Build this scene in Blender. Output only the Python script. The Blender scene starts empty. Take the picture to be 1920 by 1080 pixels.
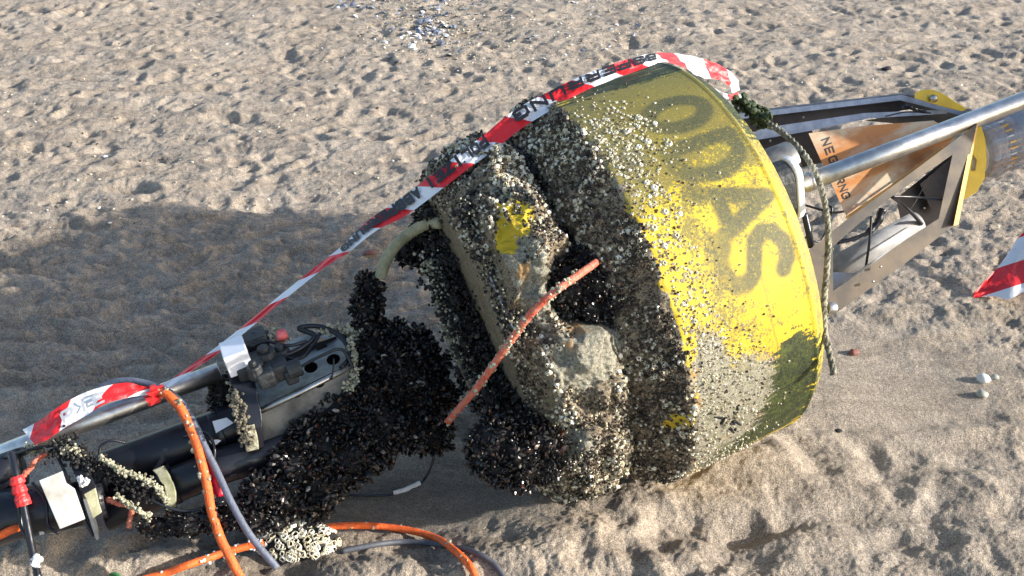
import bpy, bmesh, math, random
import numpy as np
from mathutils import Vector, Matrix
from mathutils.geometry import delaunay_2d_cdt
random.seed(7); rng = np.random.default_rng(7)
SC = bpy.context.scene; COL = SC.collection

# ------------------------------------------------------------------ camera, sky, sun, exposure
CAMH = 1.7; PITCH = math.radians(28.0); F = 2059.0          # F = focal length in pixels of a 1920 px wide picture
cd = bpy.data.cameras.new('camera'); cam = bpy.data.objects.new('camera', cd); COL.objects.link(cam)
cam.location = (0, 0, CAMH); cam.rotation_euler = (math.pi/2 - PITCH, 0, 0)
cd.sensor_width = 36.0; cd.lens = 36.0*F/1920.0; cd.clip_start = .05; cd.clip_end = 3000
SC.camera = cam
SUN_EL = math.radians(19); SUN_FRONT = math.radians(9)      # sun to the right, a little towards the camera's side
S = np.array([math.cos(SUN_EL)*math.cos(SUN_FRONT), -math.cos(SUN_EL)*math.sin(SUN_FRONT), math.sin(SUN_EL)])
w = bpy.data.worlds.new('World'); SC.world = w; w.use_nodes = True
nt = w.node_tree; bg = nt.nodes['Background']
sky = nt.nodes.new('ShaderNodeTexSky'); sky.sky_type = 'NISHITA'; sky.sun_disc = False
sky.sun_elevation = SUN_EL; sky.sun_rotation = math.pi/2 + SUN_FRONT
sky.dust_density = 1.5
nt.links.new(sky.outputs[0], bg.inputs[0]); bg.inputs[1].default_value = .15
sd = bpy.data.lights.new('sun', 'SUN'); so = bpy.data.objects.new('sun', sd); COL.objects.link(so)
sd.energy = 4.3; sd.angle = math.radians(.9); sd.color = (1, .95, .88)
so.rotation_euler = Vector(-S).to_track_quat('-Z', 'Y').to_euler()
SC.view_settings.view_transform = 'Standard'; SC.view_settings.look = 'None'
SC.view_settings.exposure = 1.08; SC.view_settings.gamma = 1; SC.view_settings.use_curve_mapping = False
SC.render.resolution_x = 1024; SC.render.resolution_y = 576

# ------------------------------------------------------------------ coordinates
cp, sp = math.cos(PITCH), math.sin(PITCH)
R_ = np.array([1, 0, 0.]); U_ = np.array([0, sp, cp]); D_ = np.array([0, cp, -sp]); CAM = np.array([0, 0, CAMH])
A = np.array([0.91216656, 0.35418469, 0.20616831]); A /= np.linalg.norm(A)    # the buoy's axis, tail to mast
C0 = np.array([0.19516485, 2.324614, 0.45267853])                             # where it crosses the widest rim
W = np.cross(A, [0, 0, 1.]); W /= np.linalg.norm(W); V = np.cross(W, A)       # W: near side, V: upper side
NN = D_ - A*(D_ @ A); NN /= np.linalg.norm(NN)
def proj(p):
    q = np.asarray(p) - CAM; z = q @ D_
    return np.stack([960 + F*(q @ R_)/z, 540 - F*(q @ U_)/z], -1)
def ray(px, py): return D_ + R_*(px-960)/F + U_*(540-py)/F
def at(px, py, d=0.):
    """point of the place seen at (px,py), d metres on the near side of the plane through the buoy's axis"""
    r = ray(px, py); return CAM + r*(((C0 - NN*d - CAM) @ NN)/(r @ NN))
def gnd(px, py, h=0.):
    r = ray(px, py); return CAM + r*((h - CAMH)/r[2])
def loc(s, v, u): return C0 + A*s + V*v + W*u
def cyl(s, r, t):
    s, r, t = np.broadcast_arrays(np.asarray(s, float), r, t)
    return C0 + s[..., None]*A + (r*np.cos(t))[..., None]*V + (r*np.sin(t))[..., None]*W

# ------------------------------------------------------------------ noise
_p = np.random.default_rng(3).permutation(512); _p = np.concatenate([_p, _p, _p])
_g = np.random.default_rng(4).normal(size=(512, 3)); _g /= np.linalg.norm(_g, axis=1)[:, None]
def noise(x, y, z=0.):
    x, y, z = np.broadcast_arrays(np.asarray(x, float), y, z)
    xi, yi, zi = np.floor(x).astype(int), np.floor(y).astype(int), np.floor(z).astype(int)
    xf, yf, zf = x-xi, y-yi, z-zi; xi &= 511; yi &= 511; zi &= 511
    u, v, w_ = [f*f*f*(f*(f*6-15)+10) for f in (xf, yf, zf)]
    def g(i, j, k):
        h = _p[(_p[(_p[(xi+i) & 511] + yi + j) & 511] + zi + k) & 511] & 511
        gg = _g[h]; return gg[..., 0]*(xf-i) + gg[..., 1]*(yf-j) + gg[..., 2]*(zf-k)
    l = lambda a, b, t: a + (b-a)*t
    if np.all(zf == 0):
        return 1.6*l(l(g(0,0,0), g(1,0,0), u), l(g(0,1,0), g(1,1,0), u), v)
    return 1.6*l(l(l(g(0,0,0), g(1,0,0), u), l(g(0,1,0), g(1,1,0), u), v),
             l(l(g(0,0,1), g(1,0,1), u), l(g(0,1,1), g(1,1,1), u), v), w_)
def fbm(x, y, z=0., o=3, g=.5):
    a, s, f = 1., 0., 1.
    for k in range(o): s = s + a*noise(x*f + 17.3*k, y*f - 9.1*k, z*f); a *= g; f *= 2.03
    return s
def sm(a, b, x):
    t = np.clip((x-a)/(b-a), 0, 1); return t*t*(3-2*t)

# ------------------------------------------------------------------ objects
def root(name, label, cat, p, group=None):
    o = bpy.data.objects.new(name, None); COL.objects.link(o); o.location = p; o.empty_display_size = .1
    o['label'] = label; o['category'] = cat
    if group: o['group'] = group
    return o
def base(par):
    while par is not None and par.parent is not None: par = par.parent
    return np.array(par.location) if par is not None else None
def mesh(name, v, f, mats, smooth=False, attrs=None, fm=None):
    me = bpy.data.meshes.new(name); v = np.asarray(v, float)
    if isinstance(f, np.ndarray):
        n, k = f.shape; me.vertices.add(len(v)); me.vertices.foreach_set('co', v.ravel())
        me.loops.add(n*k); me.loops.foreach_set('vertex_index', f.ravel().astype(np.int32))
        me.polygons.add(n); me.polygons.foreach_set('loop_start', np.arange(0, n*k, k, dtype=np.int32))
        me.polygons.foreach_set('loop_total', np.full(n, k, np.int32)); me.update(calc_edges=True)
    else: me.from_pydata([tuple(a) for a in v], [], [tuple(a) for a in f])
    for m in (mats if isinstance(mats, (list, tuple)) else [mats]): me.materials.append(m)
    if fm is not None: me.polygons.foreach_set('material_index', np.asarray(fm, np.int32))
    me.polygons.foreach_set('use_smooth', [smooth]*len(me.polygons))
    for k_, a in (attrs or {}).items():
        a = np.asarray(a, np.float32)
        if a.ndim == 1: at_ = me.attributes.new(k_, 'FLOAT', 'POINT'); at_.data.foreach_set('value', a)
        else: at_ = me.attributes.new(k_, 'FLOAT_VECTOR', 'POINT'); at_.data.foreach_set('vector', a.ravel())
    me.update(); return me
def obj(name, v, f, mats, parent=None, smooth=False, attrs=None, kind=None, label=None, cat=None, group=None, fm=None, bevel=0, origin=None):
    v = np.asarray(v, float)
    if parent is not None: o0 = base(parent)
    else: o0 = np.asarray(origin if origin is not None else [v[:, 0].mean(), v[:, 1].mean(), v[:, 2].min()])
    o = bpy.data.objects.new(name, mesh(name, v - o0, f, mats, smooth, attrs, fm)); COL.objects.link(o)
    if parent is not None: o.parent = parent
    else: o.location = o0
    for k, x in (('kind', kind), ('label', label), ('category', cat), ('group', group)):
        if x: o[k] = x
    if bevel:
        b = o.modifiers.new('bevel', 'BEVEL'); b.width = bevel; b.segments = 2; b.limit_method = 'ANGLE'; b.angle_limit = .6
    return o
class MB:
    def __init__(s): s.v = []; s.f = []; s.m = []; s.a = []
    def add(s, v, f, m=0, a=None):
        n = len(s.v); s.v += [np.asarray(p, float) for p in v]; s.f += [tuple(i+n for i in q) for q in f]; s.m += [m]*len(f)
        s.a += list(a) if a is not None else [0.]*len(v)
    def box(s, c, ax, ay, az, m=0):
        c, ax, ay, az = map(np.asarray, (c, ax, ay, az))
        v = [c + i*ax + j*ay + k*az for i in (-1, 1) for j in (-1, 1) for k in (-1, 1)]
        s.add(v, [(0,1,3,2), (4,6,7,5), (0,4,5,1), (2,3,7,6), (0,2,6,4), (1,5,7,3)], m)
    def tube(s, pts, r, seg=10, m=0, caps=True, jit=0):
        P = np.asarray(pts, float); n = len(P); r = np.broadcast_to(np.asarray(r, float), (n,))
        T = np.gradient(P, axis=0); T /= np.linalg.norm(T, axis=1)[:, None]+1e-12
        x = np.cross(T[0], [0.31, .2, .93]); x /= np.linalg.norm(x); v = []; rs = []
        for i in range(n):
            x = x - T[i]*(x @ T[i]); x /= np.linalg.norm(x); y = np.cross(T[i], x)
            for k in range(seg):
                a = 2*math.pi*k/seg; rr = r[i]*(1 + (jit*random.uniform(-1, 1) if jit else 0))
                v.append(P[i] + rr*(math.cos(a)*x + math.sin(a)*y))
        f = [(i*seg+k, i*seg+(k+1) % seg, (i+1)*seg+(k+1) % seg, (i+1)*seg+k) for i in range(n-1) for k in range(seg)]
        if caps: f += [tuple(range(seg))[::-1], tuple(range((n-1)*seg, n*seg))]
        s.add(v, f, m)
    def strip(s, pts, wdir, wd, nd, th, m=0):
        """flat bar swept along pts: half width wd along wdir, half thickness th along nd"""
        P = np.asarray(pts, float); n = len(P); v = []
        wd_ = np.broadcast_to(wd, (n,))
        for i in range(n):
            for a, b in ((-1,-1), (1,-1), (1,1), (-1,1)): v.append(P[i] + a*wd_[i]*np.asarray(wdir) + b*th*np.asarray(nd))
        f = [(i*4+k, i*4+(k+1) % 4, i*4+4+(k+1) % 4, i*4+4+k) for i in range(n-1) for k in range(4)]
        f += [(3,2,1,0), tuple(range(4*n-4, 4*n))]; s.add(v, f, m)
    def build(s, name, mats, parent=None, **k):
        return obj(name, np.array(s.v), s.f, mats, parent, fm=s.m if isinstance(mats, (list, tuple)) else None, **k)
def cat_(pts, n=8):
    P = np.asarray(pts, float); out = []
    Q = np.vstack([2*P[0]-P[1], P, 2*P[-1]-P[-2]])
    for i in range(1, len(Q)-2):
        for k in range(n):
            t = k/n; out.append(.5*((2*Q[i]) + (-Q[i-1]+Q[i+1])*t + (2*Q[i-1]-5*Q[i]+4*Q[i+1]-Q[i+2])*t*t + (-Q[i-1]+3*Q[i]-3*Q[i+1]+Q[i+2])*t**3))
    out.append(P[-1]); return np.array(out)
def pathat(l, n=8): return cat_([at(*p) for p in l], n)
def plate(name, outer, d, th, mat, parent, holes=(), bevel=0, **kw):
    """sheet whose outline (and holes) are given on the plane facing the buoy's axis; d(px,py) is its distance in front"""
    df = d if callable(d) else (lambda x, y: d)
    pts = []; ed = []; 
    for lp in [outer]+list(holes):
        n = len(pts); pts += [Vector(p) for p in lp]; ed += [(n+i, n+(i+1) % len(lp)) for i in range(len(lp))]
    v2, _, f2, *_ = delaunay_2d_cdt(pts, ed, [], 1, 1e-4) if not holes else delaunay_2d_cdt(pts, ed, [], 0, 1e-4)
    def inside(p, lp):
        c = False; j = len(lp)-1
        for i in range(len(lp)):
            (xi, yi), (xj, yj) = lp[i], lp[j]
            if (yi > p[1]) != (yj > p[1]) and p[0] < (xj-xi)*(p[1]-yi)/(yj-yi)+xi: c = not c
            j = i
        return c
    tri = []
    for f in f2:
        c = (sum(v2[i].x for i in f)/len(f), sum(v2[i].y for i in f)/len(f))
        if inside(c, outer) and not any(inside(c, h) for h in holes): tri.append(tuple(f))
    a = [at(p.x, p.y, df(p.x, p.y)) for p in v2]; b = [at(p.x, p.y, df(p.x, p.y)-th) for p in v2]; n = len(a)
    F_ = [t for t in tri] + [tuple(i+n for i in t[::-1]) for t in tri]
    cnt = {}
    for t in tri:
        for i in range(len(t)): e = (t[i], t[(i+1) % len(t)]); cnt[e] = 1
    for (i, j) in cnt:
        if (j, i) not in cnt: F_.append((j, i, i+n, j+n))
    return obj(name, np.array(a+b), F_, mat, parent, bevel=bevel, **kw)
def ell(cx, cy, rx, ry, n=16, rot=0):
    c, s = math.cos(rot), math.sin(rot)
    return [(cx + rx*math.cos(a)*c - ry*math.sin(a)*s, cy + rx*math.cos(a)*s + ry*math.sin(a)*c) for a in [2*math.pi*i/n for i in range(n)]]

# ------------------------------------------------------------------ materials
def mat(name, col, rough=.6, metal=0., bump=0., bscale=60., var=0., vscale=12., col2=None, spec=.5):
    m = bpy.data.materials.new(name); m.use_nodes = True; t = m.node_tree; p = t.nodes['Principled BSDF']
    p.inputs['Roughness'].default_value = rough; p.inputs['Metallic'].default_value = metal
    p.inputs['Specular IOR Level'].default_value = spec
    g = t.nodes.new('ShaderNodeNewGeometry'); c = (*col, 1)
    p.inputs['Base Color'].default_value = c
    if var or col2:
        n = t.nodes.new('ShaderNodeTexNoise'); n.inputs['Scale'].default_value = vscale; n.inputs['Detail'].default_value = 6; n.inputs['Roughness'].default_value = .65
        t.links.new(g.outputs['Position'], n.inputs['Vector'])
        r = t.nodes.new('ShaderNodeValToRGB'); r.color_ramp.elements[0].position = .35; r.color_ramp.elements[1].position = .66
        k = 1-var; r.color_ramp.elements[0].color = (*([x*k for x in col]), 1); r.color_ramp.elements[1].color = (*(col2 or [min(1, x*(1+var*.5)) for x in col]), 1)
        t.links.new(n.outputs['Fac'], r.inputs[0]); t.links.new(r.outputs[0], p.inputs['Base Color'])
    if bump:
        n = t.nodes.new('ShaderNodeTexNoise'); n.inputs['Scale'].default_value = bscale; n.inputs['Detail'].default_value = 5
        b = t.nodes.new('ShaderNodeBump'); b.inputs['Strength'].default_value = bump; b.inputs['Distance'].default_value = .004
        t.links.new(g.outputs['Position'], n.inputs['Vector']); t.links.new(n.outputs['Fac'], b.inputs['Height']); t.links.new(b.outputs[0], p.inputs['Normal'])
    return m
class NT:
    """small helper for writing node graphs"""
    def __init__(s, name):
        s.m = bpy.data.materials.new(name); s.m.use_nodes = True; s.t = s.m.node_tree; s.p = s.t.nodes['Principled BSDF']
        g = s.t.nodes.new('ShaderNodeNewGeometry'); s.pos = g.outputs['Position']
    def n(s, typ, **k):
        x = s.t.nodes.new(typ)
        for a, b in k.items(): setattr(x, a, b)
        return x
    def link(s, a, b): s.t.links.new(a, b)
    def attr(s, name, out='Fac'): x = s.n('ShaderNodeAttribute'); x.attribute_name = name; return x.outputs[out]
    def noise(s, sc, det=4, rough=.6, out='Fac', vec=None, dist=0.):
        x = s.n('ShaderNodeTexNoise'); x.inputs['Scale'].default_value = sc; x.inputs['Detail'].default_value = det
        x.inputs['Roughness'].default_value = rough; x.inputs['Distortion'].default_value = dist
        s.link(vec or s.pos, x.inputs['Vector']); return x.outputs[out]
    def vor(s, sc, out='Distance', vec=None):
        x = s.n('ShaderNodeTexVoronoi'); x.inputs['Scale'].default_value = sc; s.link(vec or s.pos, x.inputs['Vector']); return x.outputs[out]
    def val(s, x, sock):
        if isinstance(x, (int, float)): sock.default_value = x
        elif isinstance(x, tuple): sock.default_value = (*x, 1) if len(x) == 3 else x
        else: s.link(x, sock)
    def math(s, op, a, b=0., c=None):
        x = s.n('ShaderNodeMath', operation=op); s.val(a, x.inputs[0]); s.val(b, x.inputs[1])
        if c is not None: s.val(c, x.inputs[2])
        return x.outputs[0]
    def ss(s, x, a, b):
        r = s.n('ShaderNodeMapRange'); r.interpolation_type = 'SMOOTHSTEP'; s.val(x, r.inputs[0]); r.inputs[1].default_value = a; r.inputs[2].default_value = b
        return r.outputs[0]
    def mix(s, f, a, b, mode='MIX'):
        x = s.n('ShaderNodeMixRGB', blend_type=mode); s.val(f, x.inputs[0]); s.val(a, x.inputs[1]); s.val(b, x.inputs[2]); return x.outputs[0]
    def bump(s, h, strength, dist=.004, nrm=None):
        b = s.n('ShaderNodeBump'); b.inputs['Strength'].default_value = strength; b.inputs['Distance'].default_value = dist; s.link(h, b.inputs['Height'])
        if nrm is not None: s.link(nrm, b.inputs['Normal'])
        return b.outputs[0]
    def set(s, **k):
        for a, b in k.items(): s.val(b, s.p.inputs[a.replace('_', ' ')])

def m_sand():
    k = NT('sand'); n1 = k.noise(2.2, 5); n2 = k.noise(55, 4, .7); n3 = k.noise(360, 2, .8); n4 = k.noise(700, 1); n5 = k.noise(190, 2, .7)
    c = k.mix(k.ss(n1, .3, .7), (.232, .206, .176), (.272, .25, .226))
    c = k.mix(k.ss(n2, .35, .72), c, (.335, .30, .255))
    mp = k.n('ShaderNodeMapping'); mp.inputs['Scale'].default_value = (3., 9., 3.); k.link(k.pos, mp.inputs[0]); ns = k.noise(1., 6, .68, vec=mp.outputs[0], dist=1.2)
    c = k.mix(.62, c, k.mix(k.ss(ns, .36, .62), (.62, .60, .58), (1.08, 1.07, 1.05)), 'MULTIPLY')
    g = k.ss(k.math('ADD', k.math('MULTIPLY', n3, .7), k.math('MULTIPLY', n5, .3)), .38, .62); c = k.mix(k.math('MULTIPLY', g, .85), (.12, .10, .085), c, 'MIX') if False else k.mix(.8, c, k.mix(g, (.30, .27, .24), (1.22, 1.19, 1.16)), 'MULTIPLY')
    c = k.mix(1., c, (1.42, 1.37, 1.30), 'MULTIPLY')
    sp_ = k.ss(n4, .70, .78); c = k.mix(sp_, c, (.55, .52, .48))
    wet_shade = k.attr('wet_shade'); c = k.mix(k.math('MULTIPLY', wet_shade, .62), c, (.055, .047, .040))  # dark colour for damp sand and for shade painted in
    k.set(Base_Color=c, Roughness=.92); k.p.inputs['Specular IOR Level'].default_value = .25
    h = k.math('ADD', k.math('MULTIPLY', n2, .9), k.math('MULTIPLY', n3, .38))
    k.link(k.bump(h, .9, .008), k.p.inputs['Normal']); return k.m
def m_hull():
    k = NT('painted_hull'); aY, aG, aP, aL, aM, aE = [k.attr(x) for x in ('yel', 'grn', 'pale', 'letter', 'mott', 'enc')]
    nA = k.noise(38, 6, .7); nB = k.noise(170, 4, .75); nC = k.noise(9, 5, .6); nD = k.noise(420, 3, .7); nE = k.noise(260, 3, .7)
    enc = k.mix(k.ss(nB, .36, .60), (.045, .03, .018), (.26, .20, .12))
    enc = k.mix(k.ss(nD, .57, .68), enc, (.50, .46, .38))
    pale = k.mix(k.ss(nB, .38, .62), (.15, .14, .10), (.36, .335, .25)); pale = k.mix(k.ss(nD, .54, .64), pale, (.07, .06, .045)); pale = k.mix(k.ss(nE, .58, .68), pale, (.50, .48, .40))
    pale = k.mix(k.ss(nC, .58, .66), pale, (.36, .22, .09))
    def th(a, w=.35, e=.07):                                    # mask with a ragged, speckled edge
        x = k.math('ADD', a, k.math('MULTIPLY', k.math('SUBTRACT', k.math('ADD', k.math('MULTIPLY', nA, .45), k.math('MULTIPLY', nB, .55)), .5), w*7))
        return k.ss(x, .5-e, .5+e)
    c = k.mix(th(aP), enc, pale)
    yel = k.mix(k.ss(nC, .35, .65), (.52, .355, .010), (.62, .46, .020)); yel = k.mix(k.math('MULTIPLY', k.ss(nB, .55, .75), .5), yel, (.36, .25, .02))
    c = k.mix(th(aY, .30), c, yel)
    ol = k.mix(k.ss(nD, .4, .6), (.055, .055, .022), (.20, .18, .06))
    c = k.mix(k.math('MULTIPLY', th(aM, .42, .10), .82), c, ol)
    lt = k.mix(k.ss(nD, .38, .66), (.035, .04, .022), (.13, .125, .045)); 
    lm = k.math('MULTIPLY', aL, k.ss(k.math('ADD', k.math('MULTIPLY', nB, .5), k.math('MULTIPLY', nD, .5)),   .34, .47)); c = k.mix(k.math('MULTIPLY', lm, .95), c, lt)
    gr = k.mix(k.ss(k.math('ADD', k.math('MULTIPLY', nB, .4), k.math('ADD', k.math('MULTIPLY', nE, .3), k.math('MULTIPLY', nA, .3))), .44, .62), (.006, .011, .003), (.075, .095, .014))
    c = k.mix(th(aG, .30), c, gr)
    k.set(Base_Color=c, Roughness=.62)
    h = k.math('ADD', k.math('MULTIPLY', nB, .6), k.math('MULTIPLY', nD, .5))
    b = k.n('ShaderNodeBump'); b.inputs['Distance'].default_value = .006
    k.link(h, b.inputs['Height']); k.link(k.math('ADD', .10, k.math('MULTIPLY', aE, .8)), b.inputs['Strength']); k.link(b.outputs[0], k.p.inputs['Normal'])
    return k.m
def m_tint(name, ramp, rough, metal=0., coat=0.):
    k = NT(name); r = k.n('ShaderNodeValToRGB'); e = r.color_ramp.elements
    e[0].position, e[0].color = ramp[0][0], (*ramp[0][1], 1); e[1].position, e[1].color = ramp[-1][0], (*ramp[-1][1], 1)
    for p_, c in ramp[1:-1]: x = e.new(p_); x.color = (*c, 1)
    k.link(k.attr('tint'), r.inputs[0]); n = k.noise(300, 3)
    c = k.mix(.5, r.outputs[0], k.mix(n, (.5, .5, .5), (1.3, 1.3, 1.3)), 'MULTIPLY')
    k.set(Base_Color=c, Roughness=rough); k.p.inputs['Coat Weight'].default_value = coat; return k.m
def m_tape():
    k = NT('tape_red_white'); sep = k.n('ShaderNodeSeparateXYZ'); k.link(k.attr('uvw', 'Vector'), sep.inputs[0])
    x = k.math('FRACT', k.math('ADD', sep.outputs[0], k.math('MULTIPLY', sep.outputs[1], -.28)))
    c = k.mix(k.ss(x, .497, .503), (.70, .70, .72), (.66, .018, .022))
    n = k.noise(90, 3); k.set(Base_Color=c, Roughness=.38); k.link(k.bump(n, .5, .006), k.p.inputs['Normal'])
    k.p.inputs['Transmission Weight'].default_value = 0; return k.m
def m_brushed(name, c1, c2, rough=.3, metal=1., sc=30):
    k = NT(name); n1 = k.noise(sc, 5, .6); n2 = k.noise(260, 3)
    k.set(Base_Color=k.mix(k.ss(n1, .35, .68), c1, c2), Metallic=metal, Roughness=k.math('ADD', rough, k.math('MULTIPLY', n2, .18)))
    k.link(k.bump(n2, .08, .002), k.p.inputs['Normal']); return k.m
M = {
 'sand': m_sand(), 'hull': m_hull(), 'tape': m_tape(),
 'mussel': m_tint('mussel_shell', [(0, (.004, .004, .005)), (.5, (.009, .007, .006)), (.75, (.038, .014, .007)), (.9, (.12, .09, .07)), (1., (.62, .58, .52))], .3),
 'core': mat('mussel_bed', (.010, .009, .009), .8, bump=.6, bscale=120),
 'barn': m_tint('barnacle_shell', [(0, (.03, .022, .016)), (.3, (.11, .078, .05)), (.6, (.42, .36, .23)), (.85, (.64, .59, .44)), (1., (.80, .77, .68))], .8),
 'steel': m_brushed('stainless_steel', (.46, .45, .43), (.68, .66, .62), .28),
 'steel_dirty': m_brushed('dull_steel', (.10, .10, .10), (.25, .25, .24), .45, .8, 18),
 'alu': m_brushed('pale_aluminium', (.22, .26, .33), (.34, .38, .46), .42, .3),
 'gold': m_brushed('anodised_gold_sheet', (.42, .19, .06), (.62, .50, .36), .38, .55, 7),
 'gold_edge': mat('golden_sheet_edge', (.80, .45, .12), .45, .2, var=.2),
 'bronze': m_brushed('dark_brown_sheet', (.035, .027, .024), (.075, .06, .055), .5, .3, 10),
 'taupe': m_brushed('taupe_sheet', (.04, .036, .033), (.12, .09, .06), .45, .3, 8),
 'blk': mat('black_plastic', (.012, .013, .018), .33, bump=.2, bscale=80, var=.3),
 'blk2': mat('dusty_black_plastic', (.03, .034, .036), .55, bump=.7, bscale=90, var=.5, vscale=40),
 'white': mat('white_plastic', (.78, .79, .82), .45, var=.08),
 'stained': mat('stained_white_label', (.42, .39, .32), .45, var=.12, vscale=16, col2=(.62, .63, .66)),
 'yel': mat('yellow_coated_plate', (.80, .50, .015), .4, var=.25),
 'pipe': mat('fouled_pale_pipe', (.30, .30, .17), .7, bump=.5, bscale=70, var=.35, vscale=30, col2=(.42, .40, .26)),
 'olive': mat('fouled_olive_plate', (.07, .06, .04), .85, bump=1., bscale=70, var=.6, vscale=55, col2=(.26, .23, .16)),
 'cream': mat('cream_fouling', (.36, .33, .20), .8, bump=.9, bscale=120, var=.75, vscale=90, col2=(.56, .53, .38)),
 'orange': mat('orange_rope', (.80, .13, .02), .6, bump=.6, bscale=240, var=.35, vscale=50),
 'rust': mat('faded_red_rope', (.66, .09, .04), .7, bump=1., bscale=160, var=.25, vscale=60, col2=(.58, .22, .14)),
 'grey': mat('blue_grey_hose', (.13, .145, .19), .5, bump=.4, bscale=150, var=.25, vscale=40),
 'algae': mat('algae_rope', (.13, .12, .07), .85, bump=1., bscale=200, var=.7, vscale=60, col2=(.36, .34, .25)),
 'weed': mat('green_weed', (.018, .035, .008), .7, bump=.8, bscale=120, var=.5, vscale=60, col2=(.05, .075, .02)),
 'red': mat('red_tape', (.70, .03, .03), .45, bump=.6, bscale=90, var=.2),
 'magenta': mat('crimson_sheath', (.62, .01, .035), .35, var=.15),
 'print': mat('black_print', (.012, .012, .015), .5),
 'greyprint': mat('print_seen_through_film', (.40, .42, .45), .5),
 'wrap_in': m_brushed('finned_mast_metal', (.40, .36, .30), (.70, .66, .60), .35, .7, 25),
 'stone_w': mat('white_pebble', (.62, .62, .62), .6, var=.15, vscale=60), 'stone_g': mat('grey_pebble', (.33, .33, .28), .6, var=.3, vscale=60),
 'stone_r': mat('red_brown_stone', (.20, .075, .055), .7, var=.3, vscale=60), 'pink': mat('coral_growth', (.80, .16, .16), .6, bump=.8, bscale=90),
 'shell_w': mat('bleached_shell', (.72, .70, .68), .5, var=.2, vscale=60), 'shell_b': mat('blue_grey_shell', (.16, .18, .24), .4, var=.5, vscale=60),
 'shell_t': mat('tan_shell', (.42, .33, .24), .6, var=.3, vscale=60), 'greypipe': mat('weathered_white_pipe', (.30, .30, .30), .5, var=.3, vscale=25), 'hosedark': mat('buried_hose', (.07, .075, .09), .6, bump=.4), 'greenbit': mat('green_netting', (.04, .16, .04), .6),
}
def m_wrap():
    k = NT('clear_plastic_wrap'); n = k.noise(14, 4, .55, dist=1.5)
    k.set(Base_Color=(.42, .44, .52), Roughness=.16); k.p.inputs['Alpha'].default_value = .5
    k.p.inputs['Specular IOR Level'].default_value = .9
    k.link(k.bump(n, 1., .03), k.p.inputs['Normal']); return k.m
M['wrap'] = m_wrap()
def m_gold():
    k = NT('rust_streaked_gold_sheet'); a = k.n('ShaderNodeVectorMath', operation='DOT_PRODUCT'); k.link(k.pos, a.inputs[0]); a.inputs[1].default_value = tuple(A)
    b = k.n('ShaderNodeVectorMath', operation='DOT_PRODUCT'); k.link(k.pos, b.inputs[0]); b.inputs[1].default_value = tuple(V)
    c = k.n('ShaderNodeCombineXYZ'); k.link(k.math('MULTIPLY', a.outputs['Value'], 4.), c.inputs[0]); k.link(k.math('MULTIPLY', b.outputs['Value'], 22.), c.inputs[1])
    n = k.noise(1., 4, .6, vec=c.outputs[0]); n2 = k.noise(7, 4); n3 = k.noise(60, 4, .7)
    col = k.mix(k.ss(n, .40, .62), (.42, .17, .045), (.46, .37, .25)); col = k.mix(k.ss(n2, .52, .68), col, (.38, .15, .05)); col = k.mix(k.math('MULTIPLY', k.ss(n3, .56, .7), .5), col, (.25, .09, .03))
    k.set(Base_Color=col, Metallic=.35, Roughness=.4); return k.m
M['gold'] = m_gold()
def m_shade_face():
    return mat('shade_panel_face', (.01, .015, .05), .15)  # face of the unseen panels added to throw shade
M['shade_face'] = m_shade_face()
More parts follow.
